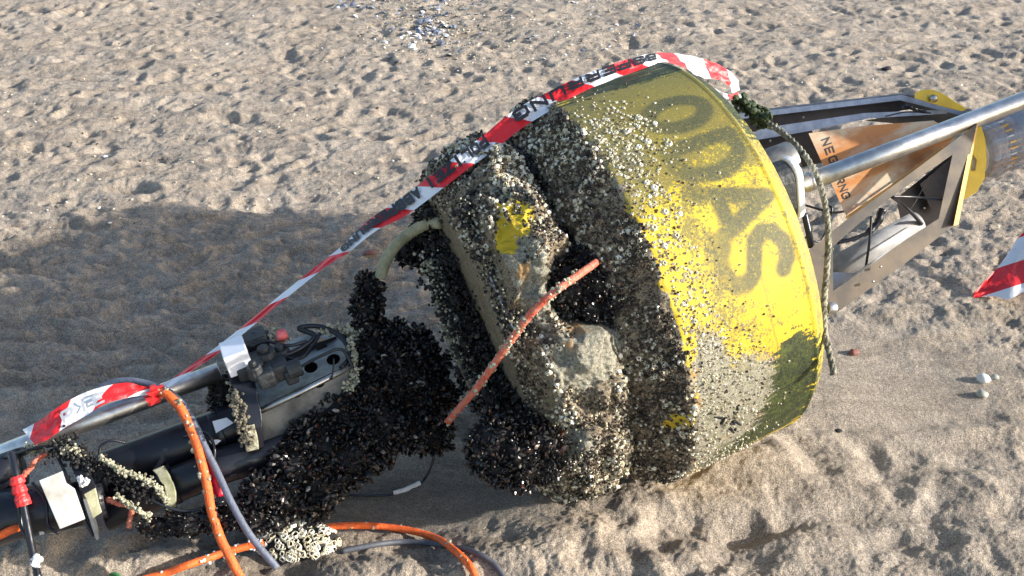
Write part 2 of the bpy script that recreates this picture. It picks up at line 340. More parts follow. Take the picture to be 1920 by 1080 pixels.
#%%GROUND
# ------------------------------------------------------------------ the beach: one relief sheet, finer where it is near
SMOOTH = [(gnd(1660, 710)[:2], (.42, .33)), (gnd(830, 905)[:2], (.42, .20)), (gnd(700, 880)[:2], (.35, .16))]
def ground_h(X, Y):
    """height of the sand without the footprints, and how rough it is and how far damp and painted shade darken it"""
    calm = np.zeros_like(X)
    for (c, r) in SMOOTH:
        q = ((X-c[0])/r[0])**2 + ((Y-c[1])/r[1])**2; calm = np.maximum(calm, np.exp(-q**1.5*.9))
    streak = sm(.25, -.45, X)*sm(2.2, 2.6, Y)*sm(4.1, 3.5, Y)
    rough = 1 - .93*calm; rough_f = rough*(1-.55*streak)
    h = .022*fbm(X*1.3, Y*1.6, o=2)
    fr0 = gnd(1700, 920); front = np.exp(-((X-fr0[0])/.75)**2 - ((Y-fr0[1])/.42)**2); rough_f = rough_f*(1-.40*front)
    wx = X + .05*noise(X*6, Y*6+5); wy = Y + .05*noise(X*6+9, Y*6)
    rid = 1-2*np.abs(noise(wx*8+3, wy*9)); h = h + rough_f*(.0055*rid + .0030*np.sign(noise(wx*6+7, wy*7))*sm(.04, .13, np.abs(noise(wx*6+7, wy*7))))
    h = h + rough_f*(.0058*fbm(wx*17, wy*17, o=3, g=.5) + .0030*fbm(X*75, Y*75, o=3, g=.6))
    st = 1-2*np.abs(noise(wx*3.1 + 1.2*wy, wy*13 + .8*np.sin(X*3), .3)); h = h + streak*(.026*st + .018*fbm(wx*12, wy*34, o=3, g=.6))
    wet_shade = np.zeros_like(X)  # damp sand, with the shade under hull and tail put into its colour
    # the hull has pressed and piled the sand
    sx = (X-C0[0])*A[0]/(A[0]**2+A[1]**2) + (Y-C0[1])*A[1]/(A[0]**2+A[1]**2); un = ((X-C0[0])*(-A[1]) + (Y-C0[1])*A[0])/math.hypot(A[0], A[1])
    h = h + (.062*sm(-.02, .30, sx)*sm(.62, .36, sx))*np.exp(-(un/.24)**2)
    h = h - .030*np.exp(-((sx+.42)/.22)**2 - ((un+.0)/.22)**2)
    # heaps and hollows of the foreground
    for (px, py, rx, ry, a) in ((150, 1050, .20, .10, .05), (0, 1060, .18, .09, .035), (-180, 1050, .2, .1, .03), (400, 1010, .20, .07, -.02), (1060, 1010, .17, .08, .035), (960, 1060, .12, .08, .03),
                                (740, 1075, .16, .05, .032), (1380, 1000, .10, .05, -.035), (1230, 940, .20, .05, .022), (1500, 870, .20, .06, .028), (1290, 1060, .15, .06, .02),
                                (1640, 860, .035, .10, -.022), (1530, 860, .05, .08, -.025), (1720, 960, .25, .04, -.02), (1840, 800, .16, .04, .022), (1850, 905, .15, .07, .02), (1680, 1010, .1, .05, -.02),
                                (1550, 880, .06, .03, -.018), (1500, 1010, .20, .04, .018)):
        c = gnd(px, py); h = h + a*np.exp(-((X-c[0])/rx)**2 - ((Y-c[1])/ry)**2)
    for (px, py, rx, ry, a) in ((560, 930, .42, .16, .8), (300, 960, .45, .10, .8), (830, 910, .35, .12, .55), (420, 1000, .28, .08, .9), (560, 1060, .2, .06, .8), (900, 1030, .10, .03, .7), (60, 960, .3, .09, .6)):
        c = gnd(px, py); wet_shade = np.maximum(wet_shade, a*np.exp(-(((X-c[0])/rx)**2 + ((Y-c[1])/ry)**2)**2))
    return h, rough_f, wet_shade
NR, NCOL = 980, 980
ys = 1.15*np.exp(np.linspace(0, math.log(10.5/1.15), NR)); us = np.linspace(-.68, .70, NCOL)
GY = np.repeat(ys[:, None], NCOL, 1); GX = us[None, :]*(GY + .55)
GX = GX + .0006*GY*noise(np.arange(NR)[:, None]*.7, np.arange(NCOL)[None, :]*.7)
GH, GRO, GWET_SHADE = ground_h(GX, GY)
PIT = np.zeros_like(GH)
fr = np.random.default_rng(21)
def stamp(x, y, rx, ry, a, dep, rim, sq=2.2):
    R = max(rx, ry)*2.2
    i0, i1 = np.searchsorted(ys, [y-R, y+R]); 
    if i1-i0 < 2: return
    yy = max(y-R, 1.15); j0, j1 = np.searchsorted(us, [min((x-R)/(y+.55-R), (x-R)/(y+.55+R)), max((x+R)/(yy+.55), (x+R)/(y+R+.55))])
    if j1-j0 < 2: return
    X = GX[i0:i1, j0:j1]-x; Y = GY[i0:i1, j0:j1]-y; c, s = math.cos(a), math.sin(a)
    n = .22*noise(X*22+x*7, Y*22+y*5)
    q = np.maximum(np.sqrt(((X*c+Y*s)/rx)**2 + ((-X*s+Y*c)/ry)**2) + n, 0)
    p = -dep*np.exp(-q**sq*1.1) + rim*np.exp(-((q-1.45)/.42)**2)*(.6+.8*noise(X*9+x, Y*9-y))
    PIT[i0:i1, j0:j1] += (.66 if y < 3.2 else .76)*p*GRO[i0:i1, j0:j1]
y_ = 1.3
for k in range(3000):
    y = 1.25 + 8.6*fr.random()**1.0; x = fr.uniform(-.68, .7)*(y+.6)
    big = fr.random()
    if big < .22: stamp(x, y, fr.uniform(.07, .11), fr.uniform(.035, .05), fr.uniform(0, math.pi), fr.uniform(.014, .028), fr.uniform(.004, .011))
    elif big < .6: stamp(x, y, fr.uniform(.035, .06), fr.uniform(.025, .04), fr.uniform(0, math.pi), fr.uniform(.014, .030), fr.uniform(.002, .009))
    else: stamp(x, y, fr.uniform(.02, .04), fr.uniform(.015, .03), fr.uniform(0, math.pi), fr.uniform(.005, .014), fr.uniform(.001, .006))
# shoe prints: a sole and a heel each, one after the other
for (x0, y0, dx, dy, n0) in ((1.35, 2.15, -.16, .62, 7), (.55, 1.95, .52, .12, 4), (-1.5, 3.9, .55, .35, 7), (1.9, 3.2, -.45, .50, 6), (-.4, 4.4, .62, .10, 6), (-2.0, 5.2, .6, .05, 7), (2.0, 4.6, .5, .45, 6)):
    an = math.atan2(dy, dx)
    for i in range(n0):
        sd_ = .07*(1 if i % 2 else -1); x = x0+dx*i-math.sin(an)*sd_+fr.normal()*.03; y = y0+dy*i+math.cos(an)*sd_+fr.normal()*.03; a_ = an+fr.normal()*.12
        stamp(x, y, .078, .044, a_, .020, .009, 5); stamp(x-.135*math.cos(a_), y-.135*math.sin(a_), .038, .033, a_, .024, .009, 4)
# two hollows in the foreground where heels went in
for (px, py, rx, ry, a, dep, rim) in ((1400, 990, .075, .04, .3, .03, .01), (1845, 790, .11, .05, -.5, .02, .014), (1600, 870, .10, .035, -.9, .022, .012), (1740, 930, .08, .04, .2, .02, .01), (1900, 960, .06, .04, .2, .02, .01), (1230, 1010, .08, .04, .6, .018, .01), (1100, 1060, .07, .04, -.6, .02, .01)):
    c = gnd(px, py); stamp(c[0], c[1], rx, ry, a, dep, rim)
GZ = GH + np.clip(PIT, -.05, .03)
edge = sm(0, .03, (GX/(GY+.55)+.68))*sm(0, .03, .70-GX/(GY+.55))*sm(1.15, 1.3, GY)*sm(10.5, 9.6, GY)
GZ = GZ*edge - .13*(1-edge)
idx = np.arange(NR*NCOL).reshape(NR, NCOL)
quads = np.stack([idx[:-1, :-1], idx[:-1, 1:], idx[1:, 1:], idx[1:, :-1]], -1).reshape(-1, 4)
obj('sand_beach', np.stack([GX, GY, GZ], -1).reshape(-1, 3), quads, M['sand'], smooth=True, attrs={'wet_shade': GWET_SHADE.ravel()}, kind='structure', origin=(0, 3, 0))
def hz(x, y):
    i = int(np.clip(np.searchsorted(ys, y), 0, NR-1)); j = int(np.clip(np.searchsorted(us, x/(y+.55)), 0, NCOL-1)); return float(GZ[i, j])
def ongnd(px, py, up=0.):
    p = gnd(px, py)
    for _ in range(4): p = gnd(px, py, hz(p[0], p[1]) + up)
    return p
n_ = 41; gx = np.sign(np.linspace(-1, 1, n_))*np.abs(np.linspace(-1, 1, n_))**3*900
X2, Y2 = np.meshgrid(gx, gx+3, indexing='ij'); i2 = np.arange(n_*n_).reshape(n_, n_)
obj('far_beach', np.stack([X2, Y2, np.full_like(X2, -.12)-.0*X2], -1).reshape(-1, 3), np.stack([i2[:-1, :-1], i2[1:, :-1], i2[1:, 1:], i2[:-1, 1:]], -1).reshape(-1, 4), M['sand'], kind='structure', attrs={'wet_shade': np.zeros(n_*n_)})
#%%BUOY
# ------------------------------------------------------------------ the buoy
BUOY = root('data_buoy', 'big yellow ODAS buoy lying on its side, crusted with mussels and barnacles', 'buoy', (C0[0], C0[1], 0))
PROF = [(-.312, .0), (-.312, .20), (-.312, .345), (-.300, .372), (-.278, .400), (-.262, .412), (-.24, .420), (-.20, .428), (-.16, .430), (-.135, .427), (-.122, .414), (-.112, .398), (-.104, .400), (-.096, .420),
        (-.088, .430), (-.04, .458), (-.006, .4795), (.0, .4830), (.006, .4835), (.05, .4825), (.15, .478), (.26, .472), (.2985, .4695), (.3035, .4715), (.309, .4690), (.315, .462), (.337, .447), (.341, .43), (.341, .2), (.341, 0)]
PS = np.array([p[0] for p in PROF]); PR = np.array([p[1] for p in PROF])
dl = np.hypot(np.diff(PS), np.diff(PR)); L = np.concatenate([[0], np.cumsum(dl)])
rows = []
for i in range(len(PROF)-1):
    st = .003 if -.27 < PS[i] and PR[i] > .4 else .006
    if PR[i+1] < .33 or PR[i] < .33: st = .03
    k = max(1, int(dl[i]/st)); rows += list(L[i] + dl[i]*np.arange(k)/k)
rows = np.array(rows + [L[-1]]); rS = np.interp(rows, L, PS); rR = np.interp(rows, L, PR)
NT_ = 1080; tt = np.linspace(0, 2*math.pi, NT_, endpoint=False)
def hit(px, py, it=30):
    """(s, t) of the hull seen at (px,py)"""
    r = ray(px, py); z = None
    s_ = .1; 
    o = CAM - C0; o2 = np.array([o @ V, o @ W]); d2 = np.array([r @ V, r @ W])
    for _ in range(it):
        m_ = (PS > -.30) & (PS < .335); R = np.interp(s_, PS[m_], PR[m_])
        a, b, c = d2 @ d2, 2*(o2 @ d2), o2 @ o2 - R*R; q = b*b-4*a*c
        z = (-b - math.sqrt(max(q, 0)))/(2*a); p = o + z*r; s_ = .5*s_ + .5*float(np.clip(p @ A, -.3, .335))
    return float(p @ A), math.atan2(p @ W, p @ V)
def blob(px, py, rx, ry, a=0):
    """soft spot centred where (px,py) falls on the hull, radii in metres (along the axis, round the hull)"""
    s0, t0 = hit(px, py); return (s0, t0, rx, ry, a)
def field(S_, T_, blobs, pw=2.):
    f = np.zeros_like(S_)
    for (s0, t0, rx, ry, a) in blobs:
        ds = S_-s0; dt = (T_-t0+math.pi) % (2*math.pi)-math.pi; dt = dt*.46; c, s = math.cos(a), math.sin(a)
        q = ((ds*c+dt*s)/rx)**2 + ((-ds*s+dt*c)/ry)**2; f = np.maximum(f, np.exp(-(q*.7)**(pw/2)))
    return f
SS, TT = np.meshgrid(rS, tt, indexing='ij'); RR = np.repeat(rR[:, None], NT_, 1)
outer_ = (RR > .35)
# pockets and lumps of the float's lower body
pock = field(SS, TT, [blob(1110, 535, .062, .085), blob(1060, 380, .035, .11, .35)], 3)
body = sm(-.30, -.27, SS)*sm(-.085, -.115, SS)
RR = RR - body*outer_*(.085*field(SS, TT, [blob(1105, 530, .070, .082)], 9) + .035*field(SS, TT, [blob(1055, 385, .026, .13)], 5))
RR = RR + body*outer_*(.022*field(SS, TT, [blob(965, 415, .062, .125), blob(1100, 700, .085, .105)], 12) + .014*field(SS, TT, [blob(1055, 855, .08, .10)], 10) - .030*field(SS, TT, [blob(1020, 600, .10, .035, .3)], 6) - .022*field(SS, TT, [blob(1110, 790, .10, .018, -.2)], 6)
     + .010*np.sign(noise(SS*17+3, TT*5.5))*sm(.05, .12, np.abs(noise(SS*17+3, TT*5.5))))
P3 = cyl(SS, RR, TT)
lump = fbm(P3[..., 0]*22, P3[..., 1]*22, P3[..., 2]*22, 3); fine = fbm(P3[..., 0]*90, P3[..., 1]*90, P3[..., 2]*90, 2)
encm = sm(.01, -.02, SS)*(RR > .1)
bandlow = sm(.0, .02, SS)*sm(.30, .28, SS)
pale_band = field(SS, TT, [blob(1340, 790, .11, .22), blob(1370, 720, .08, .10), blob(1330, 860, .12, .12), blob(1300, 830, .05, .25)], 3)
RR = RR + encm*(.0065*lump + .0045*(np.abs(lump)-.3) + .0035*fine) + bandlow*pale_band*.0015*fine + .0012*noise(SS*6, TT*3)*bandlow
P3 = cyl(SS, RR, TT)
# paint, algae and crust, where they sit on the hull
dT = (TT + math.pi) % (2*math.pi) - math.pi
eg = .016*fbm(P3[..., 0]*24, P3[..., 1]*24, P3[..., 2]*24, o=3); on = sm(-.006, .006, SS+eg)
yel = on*sm(.345, .338, SS)*1.0
yel = yel*(1 - .95*field(SS, TT, [blob(1375, 795, .15, .17), blob(1310, 860, .13, .20), blob(1335, 700, .045, .09)], 3))
t_top = hit(1200, 150)[1]
topg = sm(.95, .45, TT % (2*math.pi) + 0*SS) + sm(4.2, 4.8, TT % (2*math.pi)) + sm(2.6, 2.9, TT)*sm(4.4, 4.2, TT)
yel = yel*(1 - .60*np.clip(topg-.25, 0, 1)*sm(.22, .03, SS))
yel = yel*(1-.22*field(SS, TT, [blob(1240, 430, .035, .22), blob(1180, 300, .06, .10)], 3))
yel = np.maximum(yel, 1.05*field(SS, TT, [blob(965, 422, .032, .042), blob(948, 460, .018, .032)], 3))
yel = np.maximum(yel, .95*field(SS, TT, [blob(1272, 792, .028, .026)], 3))
yel = np.maximum(yel, .8*sm(-.002, .002, SS)*sm(.034, .026, SS)*sm(.72, .85, TT)*sm(1.5, 1.3, TT))
yel = np.maximum(yel, .9*sm(.298, .3005, SS)*sm(.311, .308, SS)*sm(.35, .5, dT))
pale = np.maximum.reduce([1.1*field(SS, TT, [blob(975, 520, .06, .11), blob(1000, 560, .06, .08), blob(1105, 655, .07, .07), blob(1060, 690, .06, .06), blob(1030, 850, .05, .05), blob(960, 370, .04, .05), blob(1080, 840, .05, .05)], 3),
                         .95*on*field(SS, TT, [blob(1330, 800, .12, .28), blob(1380, 740, .12, .1), blob(1350, 860, .2, .16), blob(1150, 240, .08, .12)], 3), on*.42*sm(.30,.28,SS)*1.0, .55*sm(-.018, -.002, SS)*sm(.02, .0, SS)])
pale = pale*sm(-.272, -.262, SS)
grn = np.maximum.reduce([sm(.303, .312, SS)*.9*sm(.9, .3, dT)*(outer_), 1.1*field(SS, TT, [blob(1495, 705, .060, .11), blob(1478, 765, .085, .09), blob(1440, 805, .11, .055), blob(1400, 840, .14, .04)], 2.4),
                         .85*on*field(SS, TT, [blob(1265, 122, .12, .06), blob(1180, 150, .2, .05)], 2), .5*on*field(SS, TT, [blob(1370, 850, .2, .09)], 2), sm(3.0, 3.6, TT % (2*math.pi))*.55*on, .6*sm(.34, .345, SS)])
mott = np.maximum.reduce([.80*on*np.clip(topg+.15*sm(1.0, .4, TT), 0, 1)*sm(1.1, .3, np.abs(dT)), .38*sm(-.262, -.272, SS), .60*sm(.309, .314, SS), .33*on, .68*on*np.clip(topg+.3*sm(1.25, .7, TT), 0, 1), .55*on*field(SS, TT, [blob(1300, 420, .05, .30), blob(1350, 560, .055, .12), blob(1240, 330, .10, .12), blob(1270, 250, .10, .10)], 2),
                           .44*on*sm(.06, .16, SS)*sm(.295, .27, SS)*sm(1.5, .8, TT), .46*on*field(SS, TT, [blob(1420, 620, .06, .06), blob(1500, 480, .02, .2)], 2)])
mott = np.maximum(mott, .58*on*field(SS, TT, [blob(1290, 330, .09, .14), blob(1310, 450, .065, .15), blob(1370, 560, .04, .12)], 2))*(1 - sm(-.002, .002, SS)*sm(.034, .028, SS)*sm(.72, .85, TT))
# the letters O D A S, weathered paint, as strokes round the band
def stroke(seg, X, Y, hw):
    d = np.full(X.shape, 9.)
    for (x0, y0), (x1, y1) in zip(seg[:-1], seg[1:]):
        dx, dy = x1-x0, y1-y0; u = np.clip(((X-x0)*dx + (Y-y0)*dy)/(dx*dx+dy*dy+1e-9), 0, 1)
        d = np.minimum(d, np.hypot(X-x0-u*dx, Y-y0-u*dy))
    return sm(hw+.006, hw-.006, d)
arc = lambda cx, cy, rx, ry, a0, a1, n=14: [(cx+rx*math.cos(math.radians(a0+(a1-a0)*i/n)), cy+ry*math.sin(math.radians(a0+(a1-a0)*i/n))) for i in range(n+1)]
LH = .155; LW = .085; hw_ = .0185
glyph = {'O': [[(x, y) for x, y in arc(.5, .5, .40, .42, 0, 360, 26)]], 'D': [[(.12, .03), (.12, .97), (.5, .97)] + arc(.45, .5, .43, .47, 80, -80, 14) + [(.12, .03)]],
         'A': [[(.0, .0), (.5, 1.)], [(.5, 1.), (1., .0)], [(.2, .33), (.8, .33)]], 'S': [[(.92, .86), (.72, .97), (.42, .98), (.15, .88), (.08, .72), (.2, .58), (.5, .50), (.8, .42), (.93, .27), (.84, .10), (.56, .02), (.28, .03), (.06, .14)]]}
letter = np.zeros_like(SS)
br = fbm(SS*9+2, TT*34, o=3, g=.6); grn = np.clip(grn + .42*br*sm(.12, .5, grn)*sm(1.2, .8, grn), 0, 1.2)
LET = [('O', 1284, 208), ('D', 1345, 288), ('A', 1390, 385), ('S', 1438, 474)]
for ch, px, py in LET:
    s0, t0 = hit(px, py); s0 = .203
    wd = .104 if ch != 'A' else .115
    X = ((TT-t0+math.pi) % (2*math.pi)-math.pi)*.475 + wd/2; Y = SS - (s0-LH/2)
    for g in glyph[ch]: letter = np.maximum(letter, stroke([(x*wd, y*LH) for x, y in g], X, Y, hw_))
letter = letter*(.62+.38*sm(.10, .19, SS))
for s0_, t0_, t1_ in ((.205, 1.02, 1.75), (.105, .9, 1.5)): letter = np.maximum(letter, .55*sm(.0028, .0006, np.abs(SS-s0_-.006*noise(TT*5, 3.3+s0_*9)))*sm(t0_, t0_+.1, TT)*sm(t1_, t1_-.2, TT))
nr = len(rS); ix = np.arange(nr*NT_).reshape(nr, NT_); nx = np.roll(ix, -1, 1)
quads = np.stack([ix[:-1], nx[:-1], nx[1:], ix[1:]], -1).reshape(-1, 4)
enc = np.maximum(encm, .35*pale_band)
o_hull = obj('hull', P3.reshape(-1, 3), quads, M['hull'], BUOY, smooth=True, attrs={k: v.ravel() for k, v in dict(yel=yel, grn=grn, pale=pale, letter=letter, mott=mott, enc=enc).items()})
def hull_r(s, t):
    i = np.clip(np.searchsorted(rS[(PR.argmax() and slice(None))], s), 0, nr-1); return i

# --- small shells ------------------------------------------------------------
def frame_from(n, spin):
    n = n/np.linalg.norm(n, axis=-1, keepdims=True); h = np.where(np.abs(n[..., 2:3]) < .9, np.array([0, 0, 1.]), np.array([1., 0, 0]))
    x = np.cross(h, n); x /= np.linalg.norm(x, axis=-1, keepdims=True); y = np.cross(n, x)
    c, s = np.cos(spin)[..., None], np.sin(spin)[..., None]; return c*x+s*y, -s*x+c*y, n
def scatter(bv, bf, P, N, size, spin):
    """joined copies of one small shape: P positions, N the direction its z axis points"""
    x, y, z = frame_from(N, spin); size = np.asarray(size)
    if size.ndim == 1: size = np.repeat(size[:, None], 3, 1)
    v = P[:, None] + bv[None, :, 0:1]*(x*size[:, 0:1])[:, None] + bv[None, :, 1:2]*(y*size[:, 1:2])[:, None] + bv[None, :, 2:3]*(z*size[:, 2:3])[:, None]
    k = len(bv); f = bf[None] + (np.arange(len(P))*k)[:, None, None]; return v.reshape(-1, 3), f.reshape(-1, bf.shape[1])
def mussel_base():
    v = [(0, 0, 0)]; f = []
    for z, a, b in ((.25, .19, .13), (.6, .31, .18), (.9, .24, .10)):
        for k in range(6): t = math.pi*2*k/6; v.append((a*math.cos(t)+(.06 if z > .5 else 0), b*math.sin(t), z))
    v.append((.03, 0, 1.0))
    for k in range(6):
        j = (k+1) % 6; f.append((0, 1+j, 1+k)); f.append((19, 13+k, 13+j))
        for r in (1, 7): f += [(r+k, r+j, r+6+j), (r+k, r+6+j, r+6+k)]
    return np.array(v, float), np.array(f)
def barn_base(n=7):
    v = []; f = []
    for z, r in ((-.1, .5), (.42, .30), (.48, .24), (.22, .10)):
        for k in range(n): t = 2*math.pi*k/n; v.append((r*math.cos(t)*(1+.12*(k % 2)), r*math.sin(t)*(1+.12*(k % 2)), z))
    for r in range(3):
        for k in range(n): j = (k+1) % n; a, b, c, d = r*n+k, r*n+j, r*n+n+j, r*n+n+k; f += [(a, b, c), (a, c, d)]
    v.append((0, 0, .2))
    for k in range(n): f.append((3*n+k, 3*n+(k+1) % n, 4*n))
    return np.array(v, float), np.array(f)
MV, MF = mussel_base(); BV, BF = barn_base()
def barn_open(n=8):
    v = []; f = []
    for z, r in ((-.1, .5), (.38, .43), (.42, .33), (.05, .24)):
        for k in range(n): t = 2*math.pi*k/n; q_ = 1+.16*(k % 2); v.append((r*math.cos(t)*q_, r*math.sin(t)*q_, z*(1+.1*(k % 3))))
    for r in range(3):
        for k in range(n): j = (k+1) % n; a, b, c, d = r*n+k, r*n+j, r*n+n+j, r*n+n+k; f += [(a, b, c), (a, c, d)]
    v.append((0, 0, .04))
    for k in range(n): f.append((3*n+k, 3*n+(k+1) % n, 4*n))
    return np.array(v, float), np.array(f)
BV2, BF2 = barn_open(); BT2 = np.array([0]*24 + [-1.]*9)
BT = np.array([0]*21 + [-.7]*8)                                        # the mouth of a barnacle is dark
def ico(sub=2):
    bm = bmesh.new(); bmesh.ops.create_icosphere(bm, subdivisions=sub, radius=1); v = np.array([x.co[:] for x in bm.verts]); f = np.array([[q.index for q in p.verts] for p in bm.faces]); bm.free(); return v, f
IV, IF = ico(2)
MUSSEL_SINGLE = []                                                      # candidates for separate shells
def clump(balls, dens=9000, size=(.013, .022), seed=1, label=None, cut=None):
    """mussel bed over overlapping lumps; balls = (centre, radius)"""
    r = np.random.default_rng(seed); C = np.array([b[0] for b in balls]); Rr = np.array([b[1] for b in balls])
    v = []; f = []
    for c, q in zip(C, Rr):
        n = noise(IV[:, 0]*2+c[0]*9, IV[:, 1]*2+c[1]*9, IV[:, 2]*2); v.append(c + IV*q*(.86+.25*n)[:, None]); f.append(IF + len(IV)*len(f))
    part = obj('mussel_clump', np.vstack(v), np.vstack(f), M['core'], BUOY, smooth=False, label=label)
    P = []; N = []
    for i, (c, q) in enumerate(zip(C, Rr)):
        k = int(dens*2.5*4*math.pi*q*q); d = r.normal(size=(k, 3)); d /= np.linalg.norm(d, axis=1)[:, None]; p0_ = (c + d*q)*34; nn_ = noise(p0_[:, 0], p0_[:, 1], p0_[:, 2]); p = c + d*q*(.90+.34*nn_)[:, None]
        ok = np.ones(k, bool)
        for j in range(len(C)):
            if j != i: ok &= np.linalg.norm(p-C[j], axis=1) > Rr[j]*.90
        P.append(p[ok]); N.append(d[ok])
    P = np.vstack(P); N = np.vstack(N)
    ok = (N @ (CAM-P.mean(0))) > -.75*np.linalg.norm(CAM-P.mean(0)); P, N = P[ok], N[ok]
    N = N + r.normal(size=N.shape)*.8; N /= np.linalg.norm(N, axis=1)[:, None]
    L_ = size[0]*.72 + (size[1]*1.08-size[0]*.72)*r.random(len(P))**1.6; sz = np.stack([L_*r.uniform(.8, 1.1, len(P)), L_*r.uniform(.8, 1.1, len(P)), L_], 1)
    tint = np.clip(r.beta(1.3, 2.9, len(P)), 0, 1); tint[r.random(len(P)) < .014] = r.uniform(.9, 1.)
    spin = r.uniform(0, 6.28, len(P))
    q = CAM-P; fac = (N*q).sum(1)/np.linalg.norm(q, axis=1); score = sz[:, 2]*np.clip(fac+.6, 0, 2)
    MUSSEL_SINGLE.append((part, P, N, sz, spin, tint, score, []))
    return part
def px_balls(l): return [(at(x, y, d), r/810.) for (x, y, d, r) in l]
# the great beard of mussels hanging between hull and tail
b = [(690, 540, .0, 22), (688, 580, .0, 26), (692, 620, 0, 32), (700, 665, .02, 44), (735, 640, .0, 30), (770, 650, 0, 36), (800, 690, 0, 38), (745, 700, .04, 54), (790, 745, .02, 52), (825, 740, 0, 26),
     (690, 740, .04, 52), (640, 780, .05, 52), (700, 800, .06, 58), (760, 800, .03, 44), (810, 815, .0, 36), (600, 830, .06, 56), (650, 860, .07, 50), (560, 880, .08, 52), (600, 905, .09, 44), (530, 930, .10, 40), (700, 845, .04, 34),
     (590, 940, .09, 28), (490, 925, .11, 30), (545, 800, .03, 26), (580, 770, .03, 36)]
clump(px_balls(b), 7500, (.013, .023), 11)
# clump low on the hull's end
b = [(930, 835, .30, 46), (975, 860, .31, 48), (1010, 835, .31, 42), (940, 870, .31, 36), (985, 800, .30, 34), (1020, 870, .32, 30), (905, 860, .30, 24)]
clump(px_balls(b), 8000, (.012, .021), 12)
# pocket in the float
b = [(1098, 492, .365, 34), (1075, 540, .385, 34), (1118, 530, .385, 40), (1145, 565, .385, 34), (1110, 580, .39, 26), (1105, 455, .36, 22), (1160, 595, .39, 18), (1065, 515, .38, 22)]
clump(px_balls(b), 9000, (.009, .016), 13)
# seam, end face and neck of the float
b = [(800, 445, .02, 36), (770, 470, .0, 28), (830, 410, .08, 44), (860, 400, .16, 30), (850, 470, .08, 52), (875, 540, .10, 54), (900, 610, .12, 54), (925, 670, .14, 54), (945, 730, .16, 52), (965, 780, .20, 40), (985, 745, .26, 24), (885, 350, .18, 24), (845, 365, .10, 26), (880, 430, .20, 22), (820, 385, .06, 26), (800, 480, .02, 26), (895, 690, .05, 40), (915, 745, .08, 36)]
clump(px_balls(b), 7500, (.011, .019), 14)
b = [(985, 300, .25, 13), (1005, 320, .27, 14), (1030, 350, .29, 15), (1050, 385, .31, 16), (1065, 420, .325, 15), (960, 290, .22, 12), (1075, 445, .335, 14)]
clump(px_balls(b), 11000, (.008, .014), 15)
# on the clamp of the tail and under it
b = [(415, 735, -.02, 24), (425, 770, -.02, 22), (440, 715, -.02, 18), (410, 760, -.02, 16)]
clump(px_balls(b), 9000, (.009, .015), 16)
b = [(440, 965, .12, 24), (400, 975, .12, 22), (360, 985, .12, 20), (330, 980, .10, 20), (300, 990, .10, 16), (475, 975, .12, 26), (520, 975, .12, 20), (275, 985, .1, 14)]
clump(px_balls(b), 9000, (.008, .015), 17)
allsc = np.concatenate([m[6] for m in MUSSEL_SINGLE]); cut = np.sort(allsc)[-300]
base_me = [mesh('mussel', MV, MF, M['mussel'], False, {'tint': np.full(len(MV), t)}) for t in (.1, .3, .5, .7, .82, .95)]
B0 = np.array(BUOY.location)
for part, P, N, sz, spin, tint, score, _ in MUSSEL_SINGLE:
    one = score >= cut; x, y, z = frame_from(N, spin)
    for i in np.nonzero(one)[0]:
        o = bpy.data.objects.new('mussel', base_me[int(np.clip(tint[i]*6, 0, 5))]); COL.objects.link(o); o.parent = part
        m = Matrix([[*(x[i]*sz[i, 0])], [*(y[i]*sz[i, 1])], [*(z[i]*sz[i, 2])]]).transposed().to_4x4(); m.translation = Vector(P[i]-B0); o.matrix_local = m
    v, f = scatter(MV, MF, P[~one], N[~one], sz[~one], spin[~one])
    obj('mussels', v, f, M['mussel'], part, smooth=False, attrs={'tint': np.repeat(tint[~one], len(MV))}, kind='stuff')

# barnacles of the hull: many small ones, and the larger ones on the yellow band
def hull_pts(n, s0, s1, t0, t1, seed, keep=None):
    r = np.random.default_rng(seed); i = r.integers(0, nr, n*4); j = r.integers(int(t0/6.2832*NT_), int(t1/6.2832*NT_), n*4) % NT_
    ok = (rS[i] > s0) & (rS[i] < s1) & (rR[i] > .335)
    if keep is not None: ok &= r.random(n*4) < keep[i, j]
    i, j = i[ok][:n], j[ok][:n]; p = P3[i, j]; a = P3[np.minimum(i+1, nr-1), j]-P3[np.maximum(i-1, 0), j]; b_ = P3[i, (j+1) % NT_]-P3[i, (j-1) % NT_]
    N = np.cross(b_, a); N /= np.linalg.norm(N, axis=1)[:, None]; out = p-(C0+np.outer((p-C0) @ A, A)); sg = np.sign((N*out).sum(1)); sg[sg == 0] = 1
    return p, N*sg[:, None]
r_ = np.random.default_rng(5)
patchy = .25+.75*sm(-.25, .15, fbm(P3[..., 0]*11+4, P3[..., 1]*11, P3[..., 2]*11, o=2))
bare = np.clip(1.0*field(SS, TT, [blob(940, 520, .03, .08), blob(1130, 630, .04, .05), blob(1090, 690, .045, .045), blob(1010, 540, .03, .04)], 3) + .75*field(SS, TT, [blob(960, 425, .030, .045), blob(950, 462, .02, .03)], 3) + .85*field(SS, TT, [blob(970, 520, .045, .085), blob(1010, 570, .04, .05), blob(1100, 650, .06, .06), blob(1055, 680, .04, .04)], 3) + .9*field(SS, TT, [blob(1272, 792, .02, .022)], 4), 0, 1)
p, n = hull_pts(20000, -.3115, .014, -1.1, 3.4, 31, (1-bare)*patchy*sm(.004, -.012, SS-.016*fbm(SS*60, TT*24, o=2)))
lowf = fbm(p[:, 0]*9, p[:, 1]*9, p[:, 2]*9, o=2); ps_ = (p-C0) @ A; tn = np.where(r_.random(len(p)) < np.clip(.36 + .45*lowf + .14*(ps_ < -.1) - .10*(ps_ > -.09), .05, .85), r_.uniform(.5, 1, len(p)), r_.uniform(0, .30, len(p))); sz = r_.uniform(.0035, .0095, len(p))*(.75+.6*sm(-.3, .4, lowf))
n2 = n + r_.normal(size=n.shape)*.22
